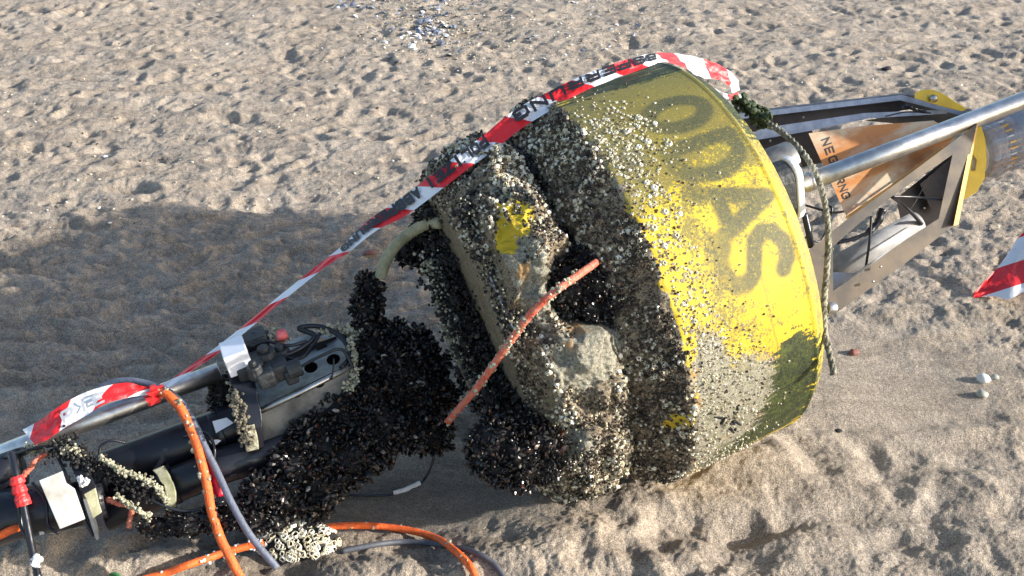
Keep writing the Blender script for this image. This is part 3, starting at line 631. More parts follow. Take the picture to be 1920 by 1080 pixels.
v, f = scatter(BV, BF, p, n2, np.stack([sz, sz, sz*r_.uniform(.8, 1.3, len(p))], 1), r_.uniform(0, 6.28, len(p)))
obj('barnacles', v, f, M['barn'], BUOY, attrs={'tint': np.clip(np.repeat(tn, len(BV)) + np.tile(BT, len(p)), 0, 1)}, kind='stuff')
p, n = hull_pts(4500, -.3115, -.262, -1.1, 3.4, 35); sz = r_.uniform(.003, .008, len(p)); tn = r_.beta(.8, 2.2, len(p))
v, f = scatter(BV, BF, p, n+r_.normal(size=n.shape)*.4, sz, r_.uniform(0, 6.28, len(p)))
obj('edge_barnacles', v, f, M['barn'], BUOY, attrs={'tint': np.clip(np.repeat(tn, len(BV)) + np.tile(BT, len(p)), 0, 1)}, kind='stuff')
p, n = hull_pts(3400, .006, .25, .0, 2.3, 36, np.clip(field(SS, TT, [blob(1200, 370, .045, .13), blob(1250, 460, .045, .17), blob(1295, 570, .045, .14), blob(1160, 250, .07, .09), blob(1320, 640, .05, .08)], 2.2)**1.3, 0, 1))
sz = r_.uniform(.003, .008, len(p)); tn = np.clip(r_.normal(.75, .15, len(p)), .3, 1)
v, f = scatter(BV, BF, p, n, np.stack([sz, sz, sz*.6], 1), r_.uniform(0, 6.28, len(p)))
obj('belt_barnacles', v, f, M['barn'], BUOY, attrs={'tint': np.clip(np.repeat(tn, len(BV)) + np.tile(BT*.3, len(p)), 0, 1)}, kind='stuff')
# young mussels among them
p, n = hull_pts(4800, -.3115, -.002, -1.1, 3.4, 32, np.clip((1-bare)*(.12+1.0*(fbm(P3[..., 0]*12, P3[..., 1]*12, P3[..., 2]*12, o=2) < -.12)), 0, 1))
n2 = n + r_.normal(size=n.shape)*.8; sz = r_.uniform(.006, .011, len(p)); tn = r_.beta(1.3, 2, len(p))*.9
v, f = scatter(MV, MF, p, n2, sz, r_.uniform(0, 6.28, len(p)))
obj('young_mussels', v, f, M['mussel'], BUOY, smooth=True, attrs={'tint': np.repeat(tn, len(MV))}, kind='stuff')
# band: small crust in the lower part and the top, larger single barnacles in a belt
p, n = hull_pts(4200, .004, .28, -.6, 2.7, 33, np.clip(.6*pale_band + .5*field(SS, TT, [blob(1240, 430, .04, .30), blob(1180, 300, .07, .16), blob(1280, 590, .05, .15)], 2), 0, 1))
sz = r_.uniform(.0025, .0065, len(p)); tn = r_.beta(1.3, 1.2, len(p))
v, f = scatter(BV, BF, p, n, sz, r_.uniform(0, 6.28, len(p)))
obj('band_barnacles', v, f, M['barn'], BUOY, attrs={'tint': np.clip(np.repeat(tn, len(BV)) + np.tile(BT, len(p)), 0, 1)}, kind='stuff')
p, n = hull_pts(270, .014, .22, .1, 2.2, 34, np.clip(field(SS, TT, [blob(1205, 380, .04, .10), blob(1250, 460, .035, .14), blob(1290, 570, .035, .12), blob(1180, 250, .06, .05)], 2.5)**1.5, 0, 1))
bmes = [mesh('barnacle', BV, BF, M['barn'], False, {'tint': np.clip(t + BT*.35, 0, 1)}) for t in (.72, .8, .9, 1.)]
x, y, z = frame_from(n, r_.uniform(0, 6.28, len(p)))
for i in range(len(p)):
    o = bpy.data.objects.new('barnacle', bmes[i % 4]); COL.objects.link(o); o.parent = BUOY; s_ = random.uniform(.008, .0185)
    m = Matrix([[*(x[i]*s_)], [*(y[i]*s_)], [*(z[i]*s_*.55)]]).transposed().to_4x4(); m.translation = Vector(p[i]-B0); o.matrix_local = m
# tuft of brown weed on the lower band
mb = MB()
for k in range(9):
    q = at(1362+random.uniform(-12, 22), 790+random.uniform(-28, 18), .455); mb.tube([q, q + np.array([random.uniform(-.02, .02), -.006, random.uniform(-.02, .02)])], [.004, .002], 5)
mb.build('weed_tuft', M['core'], BUOY)
#%%TAIL
IVs, IFs = ico(1)
def fouling(name, pts, r, n, mat_, parent, seed=1, size=(.0025, .0065), **k):
    rr = np.random.default_rng(seed); P = pathat(pts, 6); n = int(n*1.7); i = rr.integers(0, len(P), n); p = P[i] + rr.normal(size=(n, 3))*r; N = rr.normal(size=(n, 3)) - NN*1.2
    s_ = rr.uniform(*size, n); v, f = scatter(IVs, IFs, p, N, np.stack([s_, s_*rr.uniform(.6, 1, n), s_*rr.uniform(.5, 1, n)], 1), rr.uniform(0, 6, n))
    return obj(name, v, f, mat_, parent, kind='stuff', **k)
# ------------------------------------------------------------------ end of the float: keel strap, bail, metal seam
mb = MB(); mb.strip(pathat([(792, 470, .10), (805, 530, .10), (828, 600, .11), (856, 665, .12), (886, 720, .13), (915, 775, .14)], 5), A, [.020]*25+[.02], W, .008) if False else None
def pband(name, L_, R_2, d, th, mat_, parent, **k):
    """curved band between two outlines, th thick"""
    a = cat_([at(x, y, dd) for (x, y, dd) in L_], 5); b = cat_([at(x, y, dd) for (x, y, dd) in R_2], 5); n = len(a); v = []
    for i in range(n): v += [a[i], b[i], b[i]+NN*th, a[i]+NN*th]
    f = [(i*4+q, i*4+(q+1) % 4, i*4+4+(q+1) % 4, i*4+4+q) for i in range(n-1) for q in range(4)] + [(3, 2, 1, 0), tuple(range(4*n-4, 4*n))]
    v = np.array(v); jit = fbm(v[:, 0]*60, v[:, 1]*60, v[:, 2]*60, o=2)[:, None]*.002; return obj(name, v+jit, f, mat_, parent, bevel=.002, **k)
pband('keel_strap', [(800, 488, .12), (818, 570, .13), (842, 645, .14), (872, 710, .15), (905, 772, .16)], [(826, 484, .12), (852, 560, .13), (886, 640, .14), (918, 705, .15), (945, 765, .16)], 0, .02, M['olive'], BUOY)
speck = lambda pts, r, n, m_, sd_, sz_: fouling('fouling', pts, r, n, M[m_], BUOY, sd_, sz_)
speck([(800, 488, .13), (830, 570, .14), (864, 645, .15), (894, 708, .16), (925, 770, .17)], .012, 260, 'cream', 51, (.002, .005))
speck([(845, 470, .15), (880, 560, .18), (920, 660, .19), (950, 740, .2)], .02, 260, 'core', 55, (.003, .007))
speck([(812, 520, .13), (850, 620, .14), (900, 730, .16)], .014, 200, 'core', 52, (.003, .007))
pband('end_flange', [(862, 390, .30), (893, 450, .31), (918, 520, .33), (940, 590, .345), (968, 650, .36)], [(896, 392, .32), (924, 455, .335), (942, 520, .35), (966, 590, .36), (990, 645, .375)], 0, .03, M['olive'], BUOY)
speck([(870, 392, .33), (908, 455, .345), (930, 520, .36), (955, 590, .375), (980, 648, .38)], .011, 420, 'core', 53, (.002, .006))
speck([(875, 392, .33), (912, 455, .345), (935, 520, .36), (955, 590, .375), (980, 648, .38)], .012, 300, 'cream', 54, (.0015, .004))
mb = MB(); mb.tube(pathat([(917, 515, .36), (928, 540, .365), (941, 570, .372), (954, 600, .38), (968, 625, .385)]), .0022, 6); mb.build('seam_wire', M['steel'], BUOY)
mb = MB(); mb.tube(pathat([(828, 418, .14), (800, 420, .10), (768, 438, .07), (740, 463, .05), (722, 492, .04), (713, 522, .03)]), [.0135]*40+[.012], 12, jit=.04); mb.build('bail_pipe', M['pipe'], BUOY, smooth=True)
# --- tail: stainless tube, black housings, perforated channel, clamps
mb = MB(); mb.tube([at(-160, 913, .0), at(140, 799, 0), at(412, 697, .0)], .0215, 20); mb.build('stainless_tube', M['steel'], BUOY, smooth=True)
mb = MB(); mb.tube([at(178, 892, .0), at(380, 818, 0), at(545, 757, .0)], .048, 24); mb.tube([at(402, 812, 0), at(420, 805, 0)], .0505, 24); mb.build('tube_housing', M['blk'], BUOY, smooth=True, bevel=.002)
mb = MB(); mb.tube([at(195, 962, .05), at(420, 872, .05), at(650, 800, .05)], .040, 24); mb.tube([at(310, 915, .05), at(330, 907, .05)], .043, 24); mb.build('tube_housing', M['blk'], BUOY, smooth=True)
mb = MB(); mb.tube([at(-150, 1030, .07), at(20, 965, .07), at(120, 948, .07), at(200, 932, .07)], [.055, .055, .050, .046], 24); mb.build('battery_housing', M['blk'], BUOY, smooth=True)
mb = MB(); mb.tube([at(-120, 930, .02), at(0, 888, .02), at(42, 874, .02)], .040, 20); mb.build('sensor_housing', M['blk'], BUOY, smooth=True)
mb = MB(); mb.tube([at(60, 925, .09), at(68, 922, .09), at(76, 1002, .09)], .012, 8); mb.build('frame_post', M['blk'], BUOY); mb = MB(); mb.strip([at(158, 925, .12), at(182, 1000, .13)], A, .003, W, .02); mb.build('frame_bracket', M['steel_dirty'], BUOY)
mb = MB(); mb.strip([at(487, 850, .05), at(492, 930, .06)], A, .016, W, .012); mb.build('support_leg', M['blk'], BUOY)
dtop = lambda x, y: .10 + (y-(775-(x-470)*.483))*.0021     # deck of the channel slopes back
plate('channel_top', [(452, 782), (660, 680), (648, 640), (610, 618), (560, 632), (425, 688), (440, 735)], dtop, .004, M['steel_dirty'], BUOY,
      holes=[ell(583, 689, 13, 10, 18, -.3), ell(625, 674, 13, 10, 18, -.3), ell(481, 744, 5, 4.5, 10), [(588, 640), (607, 633), (614, 650), (594, 658)]])
plate('channel_side', [(470, 782), (655, 692), (650, 735), (600, 800), (492, 852), (478, 815)], lambda x, y: .105-(y-(775-(x-470)*.483))*.0004, .004, M['steel_dirty'], BUOY,
      holes=[ell(516, 757, 9, 4.5, 14, -.4), ell(557, 741, 9, 4.5, 14, -.4), ell(600, 722, 9, 4.5, 14, -.4)])
mb = MB(); mb.tube([at(468, 781, .112), at(560, 737, .112), at(655, 690, .112)], .0062, 8); mb.build('channel_edge', M['steel'], BUOY, smooth=True)
plate('channel_back', [(430, 700), (660, 600+20), (665, 740), (480, 850)], -.03, .004, M['core'], BUOY)
# black connectors on the channel deck
mb = MB()
for (x, y, d, a, b_, c) in ((470, 690, .08, .030, .022, .030), (520, 690, .09, .024, .020, .030), (498, 706, .11, .020, .020, .022), (545, 702, .10, .014, .018, .018)):
    mb.box(at(x, y, d), A*a, V*b_, W*c)
mb.build('cable_connector', M['blk2'], BUOY, bevel=.006)
mb = MB()
for (x, y, d, r) in ((500, 672, .07, .030), (530, 668, .06, .024), (480, 700, .12, .020)):
    mb.tube([at(x, y, d)-V*.01, at(x, y, d)+V*.02], [r*.9, r*.8], 12); mb.tube([at(x, y, d)+V*.02, at(x, y, d)+V*.032], r*.45, 8)
mb.tube([at(555, 690, .11)-A*.02, at(555, 690, .11)+A*.012], .02, 12)
mb.build('cable_connector', M['blk2'], BUOY, bevel=.003)
mb = MB(); mb.box(at(478, 640, .02), A*.028, V*.020, W*.03); mb.tube([at(470, 632, .02), at(505, 628, .02)], .014, 8); mb.build('clamp_block', M['blk2'], BUOY, bevel=.006)
mb = MB(); mb.box(at(443, 668, .09), A*.026, V*.026, W*.035); o = mb.build('end_block', M['white'], BUOY, bevel=.002, label='bright white plastic end block')
mb = MB(); mb.tube(pathat([(520, 672, .08), (560, 655, .07), (590, 630, .05), (560, 615, .04), (600, 612, .04), (640, 632, .06), (655, 665, .09), (640, 690, .11)]), .006, 8)
mb.tube(pathat([(500, 665, .06), (560, 672, .09), (585, 650, .07), (600, 625, .05)]), .004, 8); mb.tube(pathat([(626, 672, .12), (625, 690, .12), (622, 712, .12)]), .0022, 6)
mb.build('cable_loop', M['blk'], BUOY, smooth=True)
IVs, IFs = ico(1)
fouling('fouling', [(600, 622, .04), (640, 618, .04), (668, 630, .04)], .006, 70, M['cream'], BUOY, 3)
fouling('fouling', [(655, 640, .08), (665, 680, .09), (662, 715, .1), (655, 725, .1)], .006, 90, M['cream'], BUOY, 4)
fouling('fouling', [(512, 632, .03), (520, 628, .03), (530, 640, .05), (520, 645, .05)], .008, 40, M['cream'], BUOY, 5)
mb = MB(); mb.tube([at(526, 622, .05), at(531, 636, .06)], [.011, .013], 8, jit=.25); mb.build('red_growth', M['pink'], BUOY, smooth=True)
# clamps round the tail
pband('tail_clamp', [(425, 700, .08), (440, 740, .12), (452, 790, .135), (462, 845, .11)], [(466, 690, .08), (482, 735, .12), (491, 790, .135), (494, 840, .11)], 0, .04, M['blk'], BUOY)
fouling('fouling', [(432, 720, .08), (445, 760, .1), (458, 800, .125), (470, 840, .115)], .005, 60, M['cream'], BUOY, 6, (.003, .007))
pband('clamp_pad', [(456, 800, .135), (462, 848, .12)], [(478, 794, .135), (486, 842, .12)], 0, .008, M['cream'], BUOY)
pband('tail_clamp', [(128, 855, .08), (145, 910, .11), (160, 960, .12), (168, 998, .10)], [(158, 845, .08), (172, 890, .11), (188, 945, .12), (195, 985, .10)], 0, .035, M['blk'], BUOY)
pband('clamp_pad', [(158, 925, .135), (170, 975, .13)], [(178, 915, .135), (190, 962, .13)], 0, .006, M['pipe'], BUOY)
pband('clamp_ring', [(285, 882, .09), (303, 905, .11), (312, 940, .11), (308, 965, .09)], [(305, 874, .09), (322, 900, .11), (330, 935, .11), (325, 962, .09)], 0, .012, M['pipe'], BUOY)
fouling('fouling', [(148, 893, .13), (155, 905, .14), (162, 900, .14)], .004, 26, M['shell_w'], BUOY, 7, (.003, .006))
plate('label_plate', [(73, 901), (117, 883), (124, 905), (140, 916), (160, 973), (112, 992)], .15, .014, M['stained'], BUOY, bevel=.001, label='stained white plastic plate on the tail')
plate('end_label', [(398, 790), (425, 783), (438, 793), (405, 812)], .07, .01, M['white'], BUOY)
plate('end_label', [(392, 826), (408, 824), (415, 826), (400, 838)], .08, .008, M['white'], BUOY)
mb = MB(); mb.tube(pathat([(186, 853, .05), (190, 835, .05), (210, 826, .05), (235, 830, .04)]), .003, 6); mb.build('cable_loop', M['blk'], BUOY, smooth=True)
mb = MB(); mb.tube(pathat([(388, 868, .10), (405, 895, .11), (412, 930, .11)]), [.012]*9+[.014]*8, 12); mb.build('crimson_sleeve', M['magenta'], BUOY, smooth=True)
mb = MB(); mb.tube(pathat([(30, 893, .14), (37, 920, .14), (45, 948, .14)]), [.011, .013, .014, .015, .015]*3+[.015]*2, 12, jit=.08); mb.build('red_wrapping', M['red'], BUOY)
mb = MB(); mb.tube(pathat([(20, 850, .10), (28, 880, .13), (40, 930, .14), (50, 980, .15), (60, 1030, .16), (72, 1085, .18)]), [.008]*18+[.0075]*22+[.009], 10); mb.tube(pathat([(36, 950, .13), (40, 985, .13), (52, 1010, .14)]), .005, 8)
mb.build('tail_cable', M['blk'], BUOY, smooth=True)
fouling('fouling', [(66, 1046, .19), (68, 1058, .19)], .003, 14, M['shell_w'], BUOY, 8, (.004, .008))
for pts in ([(10, 858, .05), (60, 842, .07), (110, 836, .08), (150, 850, .10), (165, 880, .12)], [(60, 905, .1), (85, 940, .12), (90, 985, .12), (110, 1000, .13)], [(110, 860, .08), (128, 900, .12), (150, 960, .13), (175, 1005, .13)],
            [(560, 690, .12), (600, 668, .12), (640, 655, .11), (662, 690, .11)], [(470, 650, .06), (500, 640, .06), (540, 648, .07), (575, 640, .06)], [(240, 905, .09), (290, 940, .12), (350, 958, .12), (420, 940, .12)], [(345, 820, .06), (385, 812, .09), (402, 840, .1), (398, 880, .1)]):
    mb = MB(); mb.tube(pathat(pts), .0036, 7, jit=.1); mb.build('cable', M['blk'], BUOY, smooth=True)
fouling('fouling', [(120, 838, .09), (135, 846, .1), (150, 856, .1)], .007, 60, M['cream'], BUOY, 61, (.002, .006))
fouling('fouling', [(440, 735, .13), (455, 790, .145), (466, 835, .13)], .007, 70, M['olive'], BUOY, 62, (.003, .006))
# twisted pale lashings with growth
for k, (pts, sd_, n) in enumerate(([[(190, 858, .12), (225, 880, .13), (262, 895, .13), (295, 915, .13), (312, 940, .12)], 9, 150], [[(50, 838, .05), (95, 850, .06), (130, 838, .07), (165, 862, .09)], 10, 80], [[(220, 930, .12), (255, 955, .13), (280, 968, .12)], 11, 60], [[(60, 850, .06), (75, 835, .06), (120, 830, .06)], 12, 40])):
    mb = MB(); mb.tube(pathat(pts), .0042, 7, jit=.2); part = mb.build('lashing', M['pipe'], BUOY, smooth=True)
    fouling('fouling', pts, .004, n, M['cream'] if k != 1 else M['pipe'], part, sd_, (.0018, .005))
mb = MB(); mb.tube(pathat([(40, 895, .08), (55, 880, .08), (68, 862, .08), (90, 850, .07)]), .006, 7, jit=.3); mb.build('lashing', M['rust'], BUOY, smooth=True, label='faded red lashing'); mb = MB(); mb.tube(pathat([(200, 935, .1), (225, 945, .11), (245, 950, .11), (245, 968, .1), (240, 990, .1)]), .0055, 7, jit=.3); mb.build('lashing', M['rust'], BUOY, smooth=True, label='faded red lashing')
fouling('fouling', [(100, 850, .09), (130, 835, .08), (150, 860, .1), (170, 870, .1)], .012, 240, M['core'], BUOY, 13, (.002, .0055))
fouling('fouling', [(195, 880, .1), (240, 905, .11), (290, 925, .11)], .010, 280, M['core'], BUOY, 14, (.002, .005))
# orange/red stay from the pocket down to the beard
stay = [(1118, 492, .43), (1085, 515, .46), (1045, 543, .48), (1005, 578, .46), (965, 628, .42), (925, 685, .36), (888, 735, .28), (840, 790, .17)]
mb = MB(); mb.tube(pathat(stay), [.0078]*57, 12, jit=.06); part = mb.build('fouled_stay', M['rust'], BUOY, smooth=True); fouling('fouling', stay[1:], .0045, 150, M['cream'], part, 15, (.0025, .006))
#%%FRAME
# ------------------------------------------------------------------ mast foot on the deck: frame, sign, rod, lugs, wrapped mast
def stadium(n=10): 
    v = []
    for i in range(n+1): a = math.pi*i/n; v.append((math.cos(a), 1+math.sin(a)))
    for i in range(n+1): a = math.pi+math.pi*i/n; v.append((math.cos(a), -1+math.sin(a)))
    return v
def prism(name, c, s0, s1, hx, hy, mat_, bev=.004, ang=0.):
    st = stadium(); ca, sa = math.cos(ang), math.sin(ang); VV = V*ca + W*sa; WW = -V*sa + W*ca
    v = [c + A*s + WW*x*hx + VV*y*hy for s in (s0, s1) for (x, y) in st]; n = len(st)
    f = [tuple(range(n))[::-1], tuple(range(n, 2*n))] + [(i, (i+1) % n, n+(i+1) % n, n+i) for i in range(n)]
    return obj(name, np.array(v), f, mat_, BUOY, bevel=bev)
cb = C0 + V*.205 + W*.20
prism('deck_block', cb, .335, .425, .040, .036, M['blk2']); prism('gasket', cb, .4255, .443, .043, .038, M['white'])
mb = MB(); c1 = C0 + V*.225 + W*.12; mb.tube([c1+A*.33, c1+A*.49], .045, 24); mb.build('deck_post', M['steel_dirty'], BUOY, smooth=True, bevel=.003)
mb = MB(); mb.tube([at(1502, 346, .20), at(1700, 272, .20), at(1930, 184, .20), at(2300, 48, .20)], [.0215]*4, 24); mb.build('stainless_rod', M['steel'], BUOY, smooth=True)
mb = MB(); mb.tube([at(1512, 342, .20), at(1524, 338, .20)], .0235, 20); mb.build('rod_socket', M['steel'], BUOY, smooth=True)
# upper leg: a channel
plate('upper_leg', [(1365, 224), (1440, 212), (1692, 184), (1735, 200), (1640, 216), (1380, 252)], -.08, .004, M['bronze'], BUOY)
def flange(name, pts, d0, d1, th, mat_):
    v = []; 
    for (x, y) in pts: a = at(x, y, d0); b_ = a - NN*(d1-d0); v += [a, b_, b_-V*th, a-V*th]
    n = len(pts); f = [(i*4+q, i*4+(q+1) % 4, i*4+4+(q+1) % 4, i*4+4+q) for i in range(n-1) for q in range(4)] + [(3, 2, 1, 0), tuple(range(4*n-4, 4*n))]
    return obj(name, np.array(v), f, mat_, BUOY)
flange('leg_flange', [(1365, 216), (1440, 207), (1690, 179), (1815, 212)], -.085, -.055, .006, M['alu'])
plate('flange_face', [(1365, 216), (1440, 207), (1690, 178), (1815, 210), (1806, 220), (1688, 188), (1440, 217), (1365, 226)], -.050, .004, M['alu'], BUOY)
plate('flange_face', [(1404, 254), (1430, 240), (1620, 212), (1780, 205), (1775, 213), (1630, 222), (1516, 246), (1404, 265)], .0, .004, M['alu'], BUOY)
plate('lower_web', [(1404, 258), (1520, 242), (1560, 300), (1440, 330)], -.06, .004, M['bronze'], BUOY)
plate('head_gusset', [(1688, 188), (1808, 218), (1760, 240), (1620, 226), (1730, 208)], -.03, .004, M['taupe'], BUOY)
mb = MB(); mb.tube(pathat([(1688, 205, .0), (1700, 198, .0), (1715, 206, .0), (1738, 210, .0)]), .004, 6, jit=.5); mb.tube(pathat([(1660, 218, .0), (1700, 210, .0), (1745, 212, .0)]), .002, 5); mb.build('frayed_cord', M['blk'], BUOY)
for (x, y, d) in ((1506, 220, -.07), (1444, 264, -.05), (1733, 390, .035), (1651, 500, .205), (1637, 528, .205)):
    mb = MB(); mb.tube([at(x, y, d), at(x, y, d+.006)], [.0034, .0028], 8); mb.build('rivet', M['steel'], BUOY, smooth=True)
# name plate
dn = lambda x, y: .135 + (y-300)*.0003
plate('name_plate', [(1516, 250), (1620, 236), (1750, 226), (1795, 250), (1771, 277), (1588, 408)], dn, .004, M['gold'], BUOY)
pband('plate_fold', [(1586, 407, .175), (1680, 340, .155), (1771, 275, .135)], [(1590, 411, .19), (1682, 345, .17), (1774, 280, .15)], 0, .004, M['gold_edge'], BUOY)
# near leg with its window
dl_ = lambda x, y: .20 - (y-440)*.0001
plate('near_leg', [(1452, 520), (1594, 407), (1700, 330), (1832, 232), (1791, 420), (1700, 492), (1558, 594), (1500, 622), (1470, 590)], dl_, .005, M['taupe'], BUOY,
      holes=[[(1562, 462), (1610, 420), (1664, 374), (1786, 290), (1760, 410), (1700, 448), (1562, 546)]])
plate('leg_edge', [(1826, 236), (1834, 233), (1797, 421), (1788, 423)], .215, .012, M['gold_edge'], BUOY)
plate('leg_floor', [(1556, 510), (1600, 512), (1764, 412), (1700, 452), (1562, 552)], .14, .004, M['alu'], BUOY)
plate('inner_web', [(1680, 372), (1786, 288), (1765, 410), (1715, 448), (1690, 420)], .03, .004, M['bronze'], BUOY)
plate('inner_gusset', [(1725, 345), (1790, 290), (1775, 345), (1758, 400), (1745, 392)], .05, .004, M['bronze'], BUOY)
mb = MB(); mb.tube([at(1535, 520, .07), at(1720, 418, .07)], .030, 20); mb.build('white_pipe', M['greypipe'], BUOY, smooth=True)
mb = MB(); mb.tube(pathat([(1672, 368, .19), (1690, 382, .15), (1712, 402, .12), (1728, 420, .10)]), .005, 8); mb.tube(pathat([(1672, 368, .2), (1720, 370, .18), (1796, 378, .2)]), .0028, 6); mb.tube(pathat([(1705, 395, .09), (1720, 372, .09), (1742, 330, .09)]), .0014, 5)
mb.tube(pathat([(1622, 510, .12), (1630, 455, .14), (1634, 405, .15)]), .0035, 6); mb.tube(pathat([(1570, 455, .12), (1610, 444, .13), (1640, 425, .13), (1656, 392, .14)]), [.005]*12+[.009]*13, 8, jit=.25)
mb.tube(pathat([(1510, 445, .12), (1540, 450, .1), (1560, 395, .1), (1548, 385, .1)]), .003, 6); mb.tube(pathat([(1510, 385, .1), (1560, 398, .1), (1590, 395, .1)]), .003, 6); mb.tube(pathat([(1508, 400, .16), (1515, 430, .16), (1522, 465, .16)]), .008, 8)
mb.build('cable_bundle', M['blk'], BUOY, smooth=True)
mb = MB(); mb.tube([at(1551, 578, .22), at(1566, 578, .22)], .0145, 16); mb.build('leg_bolt', M['steel'], BUOY, smooth=True, bevel=.002)
mb = MB(); mb.box(at(1541, 592, .24), A*.006, V*.045, W*.01); mb.build('deck_bracket', M['pipe'], BUOY); mb = MB(); mb.box(at(1541, 618, .22), A*.008, V*.022, W*.01); mb.build('deck_foot', M['blk2'], BUOY)
# yellow lifting lugs
plate('lifting_lug', [(1714, 184), (1716, 174), (1730, 168), (1750, 168), (1768, 175), (1790, 190), (1814, 204), (1804, 209), (1760, 198)], .03, .014, M['yel'], BUOY, holes=[ell(1751, 185, 7, 7, 12)], bevel=.002)
plate('lifting_lug', [(1830, 234), (1840, 236), (1848, 262), (1850, 300), (1846, 335), (1832, 360), (1803, 377), (1812, 330)], .10, .016, M['yel'], BUOY, holes=[[(1820, 320), (1824, 290), (1831, 300), (1828, 320)]], bevel=.002)
mb = MB(); mb.tube([at(1748, 184, .04), at(1756, 187, .0)], .009, 12); mb.build('lug_pin', M['steel'], BUOY, smooth=True)
# finned mast inside its plastic wrapping
m0, m1 = at(1800, 292, .02), at(2010, 215, .02); ax = (m1-m0)/np.linalg.norm(m1-m0)
mb = MB(); mb.tube([m0, m1, m0+(m1-m0)*3.2], .066, 32); mb.build('mast_tube', M['wrap_in'], BUOY, smooth=True)
xx = np.cross(ax, V); xx /= np.linalg.norm(xx); yy = np.cross(ax, xx)
for k in range(30):
    a = 2*math.pi*k/30; dv = math.cos(a)*xx+math.sin(a)*yy; tv = np.cross(ax, dv); mb = MB()
    p0 = m0 + ax*.045; mb.box(p0 + ax*.045 + dv*.070, ax*.045, dv*.006, tv*.0022); mb.build('fin', M['gold_edge'] if k % 3 else M['shell_w'], BUOY)
wp = []; wr = []
for i in range(60):
    q = i/59; wp.append(m0 + ax*(.035+.62*q)); wr.append(.080 + .006*math.sin(i*1.7) + .005*math.sin(i*.63) - (.014 if 17 < i < 21 else 0))
mb = MB(); mb.tube(wp, wr, 40, jit=.035); mb.build('plastic_wrapping', M['wrap'], BUOY, smooth=True)
# panels added on the mast, unseen, shaped to throw the wide shadow on the sand
CS = C0 + A*2.10 + W*.25 + V*.06
for dv, tv, off, hw2 in ((V, W, .33, .26), (-V, W, .33, .26), (W, V, .26, .31), (-W, V, .26, .31)):
    c = CS + dv*off; mb = MB(); mb.box(c, A*.50, tv*hw2, dv*.010); part = mb.build('shade_panel', M['shade_face'], BUOY)
    for sgn in (-1, 1):
        mb = MB(); mb.box(c+tv*sgn*(hw2+.007), A*.50, tv*.007, dv*.015); mb.build('shade_panel_frame', M['alu'], part)
        mb = MB(); mb.box(c+A*sgn*.507, A*.007, tv*(hw2+.014), dv*.015); mb.build('shade_panel_frame', M['alu'], part)
mb = MB(); mb.tube([C0+A*1.2, C0+A*3.0], .05, 16); mb.build('mast_core', M['alu'], BUOY, smooth=True)
# engraved lettering of the name plate
FONT = {'N': [[(0,0),(0,1)],[(0,1),(1,0)],[(1,0),(1,1)]], 'E': [[(1,0),(0,0),(0,1),(1,1)],[(0,.5),(.8,.5)]], 'G': [[(1,.8),(.8,1),(.2,1),(0,.8),(0,.2),(.2,0),(.8,0),(1,.2),(1,.5),(.6,.5)]], 'R': [[(0,0),(0,1),(.8,1),(1,.85),(1,.6),(.8,.48),(0,.48)],[(.5,.48),(1,0)]],
 'P': [[(0,0),(0,1),(.8,1),(1,.85),(1,.6),(.8,.45),(0,.45)]], 'O': [[(.2,0),(0,.2),(0,.8),(.2,1),(.8,1),(1,.8),(1,.2),(.8,0),(.2,0)]], 'L': [[(0,1),(0,0),(1,0)]], 'I': [[(.5,0),(.5,1)]], 'Z': [[(0,1),(1,1),(0,0),(1,0)]],
 'A': [[(0,0),(.5,1),(1,0)],[(.2,.35),(.8,.35)]], 'B': [[(0,0),(0,1),(.75,1),(.95,.85),(.95,.65),(.75,.52),(0,.52)],[(.75,.52),(1,.38),(1,.15),(.8,0),(0,0)]], 'S': [[(1,.82),(.8,1),(.2,1),(0,.82),(0,.65),(.2,.52),(.8,.48),(1,.35),(1,.18),(.8,0),(.2,0),(0,.18)]], 'U': [[(0,1),(0,.2),(.2,0),(.8,0),(1,.2),(1,1)]]}
def glyphs(text, x0, adv, wd, hgt, th, fn, name, mat_, parent, sub=3):
    """flat print: strokes as thin quads, fn maps (along, up) to a point"""
    for i, ch in enumerate(text):
        if ch == ' ': continue
        mb = MB()
        for pl in FONT[ch]:
            for (a, b_) in zip(pl[:-1], pl[1:]):
                a = np.array([x0+i*adv+a[0]*wd, a[1]*hgt]); b2 = np.array([x0+i*adv+b_[0]*wd, b_[1]*hgt]); d = b2-a; l = np.hypot(*d)+1e-9; d = d/l; nn = np.array([-d[1], d[0]])*th/2; a = a-d*th/2; b2 = b2+d*th/2
                pts = []
                for q in range(sub+1):
                    c = a+(b2-a)*q/sub; pts += [fn(*(c-nn)), fn(*(c+nn))]
                mb.add(pts, [(2*q, 2*q+1, 2*q+3, 2*q+2) for q in range(sub)])
        mb.build(name, mat_, parent)
e1 = np.array([.345, .938]); e2 = np.array([.938, -.345])       # reading direction runs down the plate's short edge
def npf(x, y): q = np.array([1545, 272]) + e1*x + e2*y; return at(q[0], q[1], dn(*q)+.0015)
glyphs('NEG', -10, 18, 11, 14, 2.4, npf, 'letter', M['print'], BUOY); glyphs('RNG', 68, 15, 10, 13, 2.2, npf, 'letter', M['print'], BUOY)
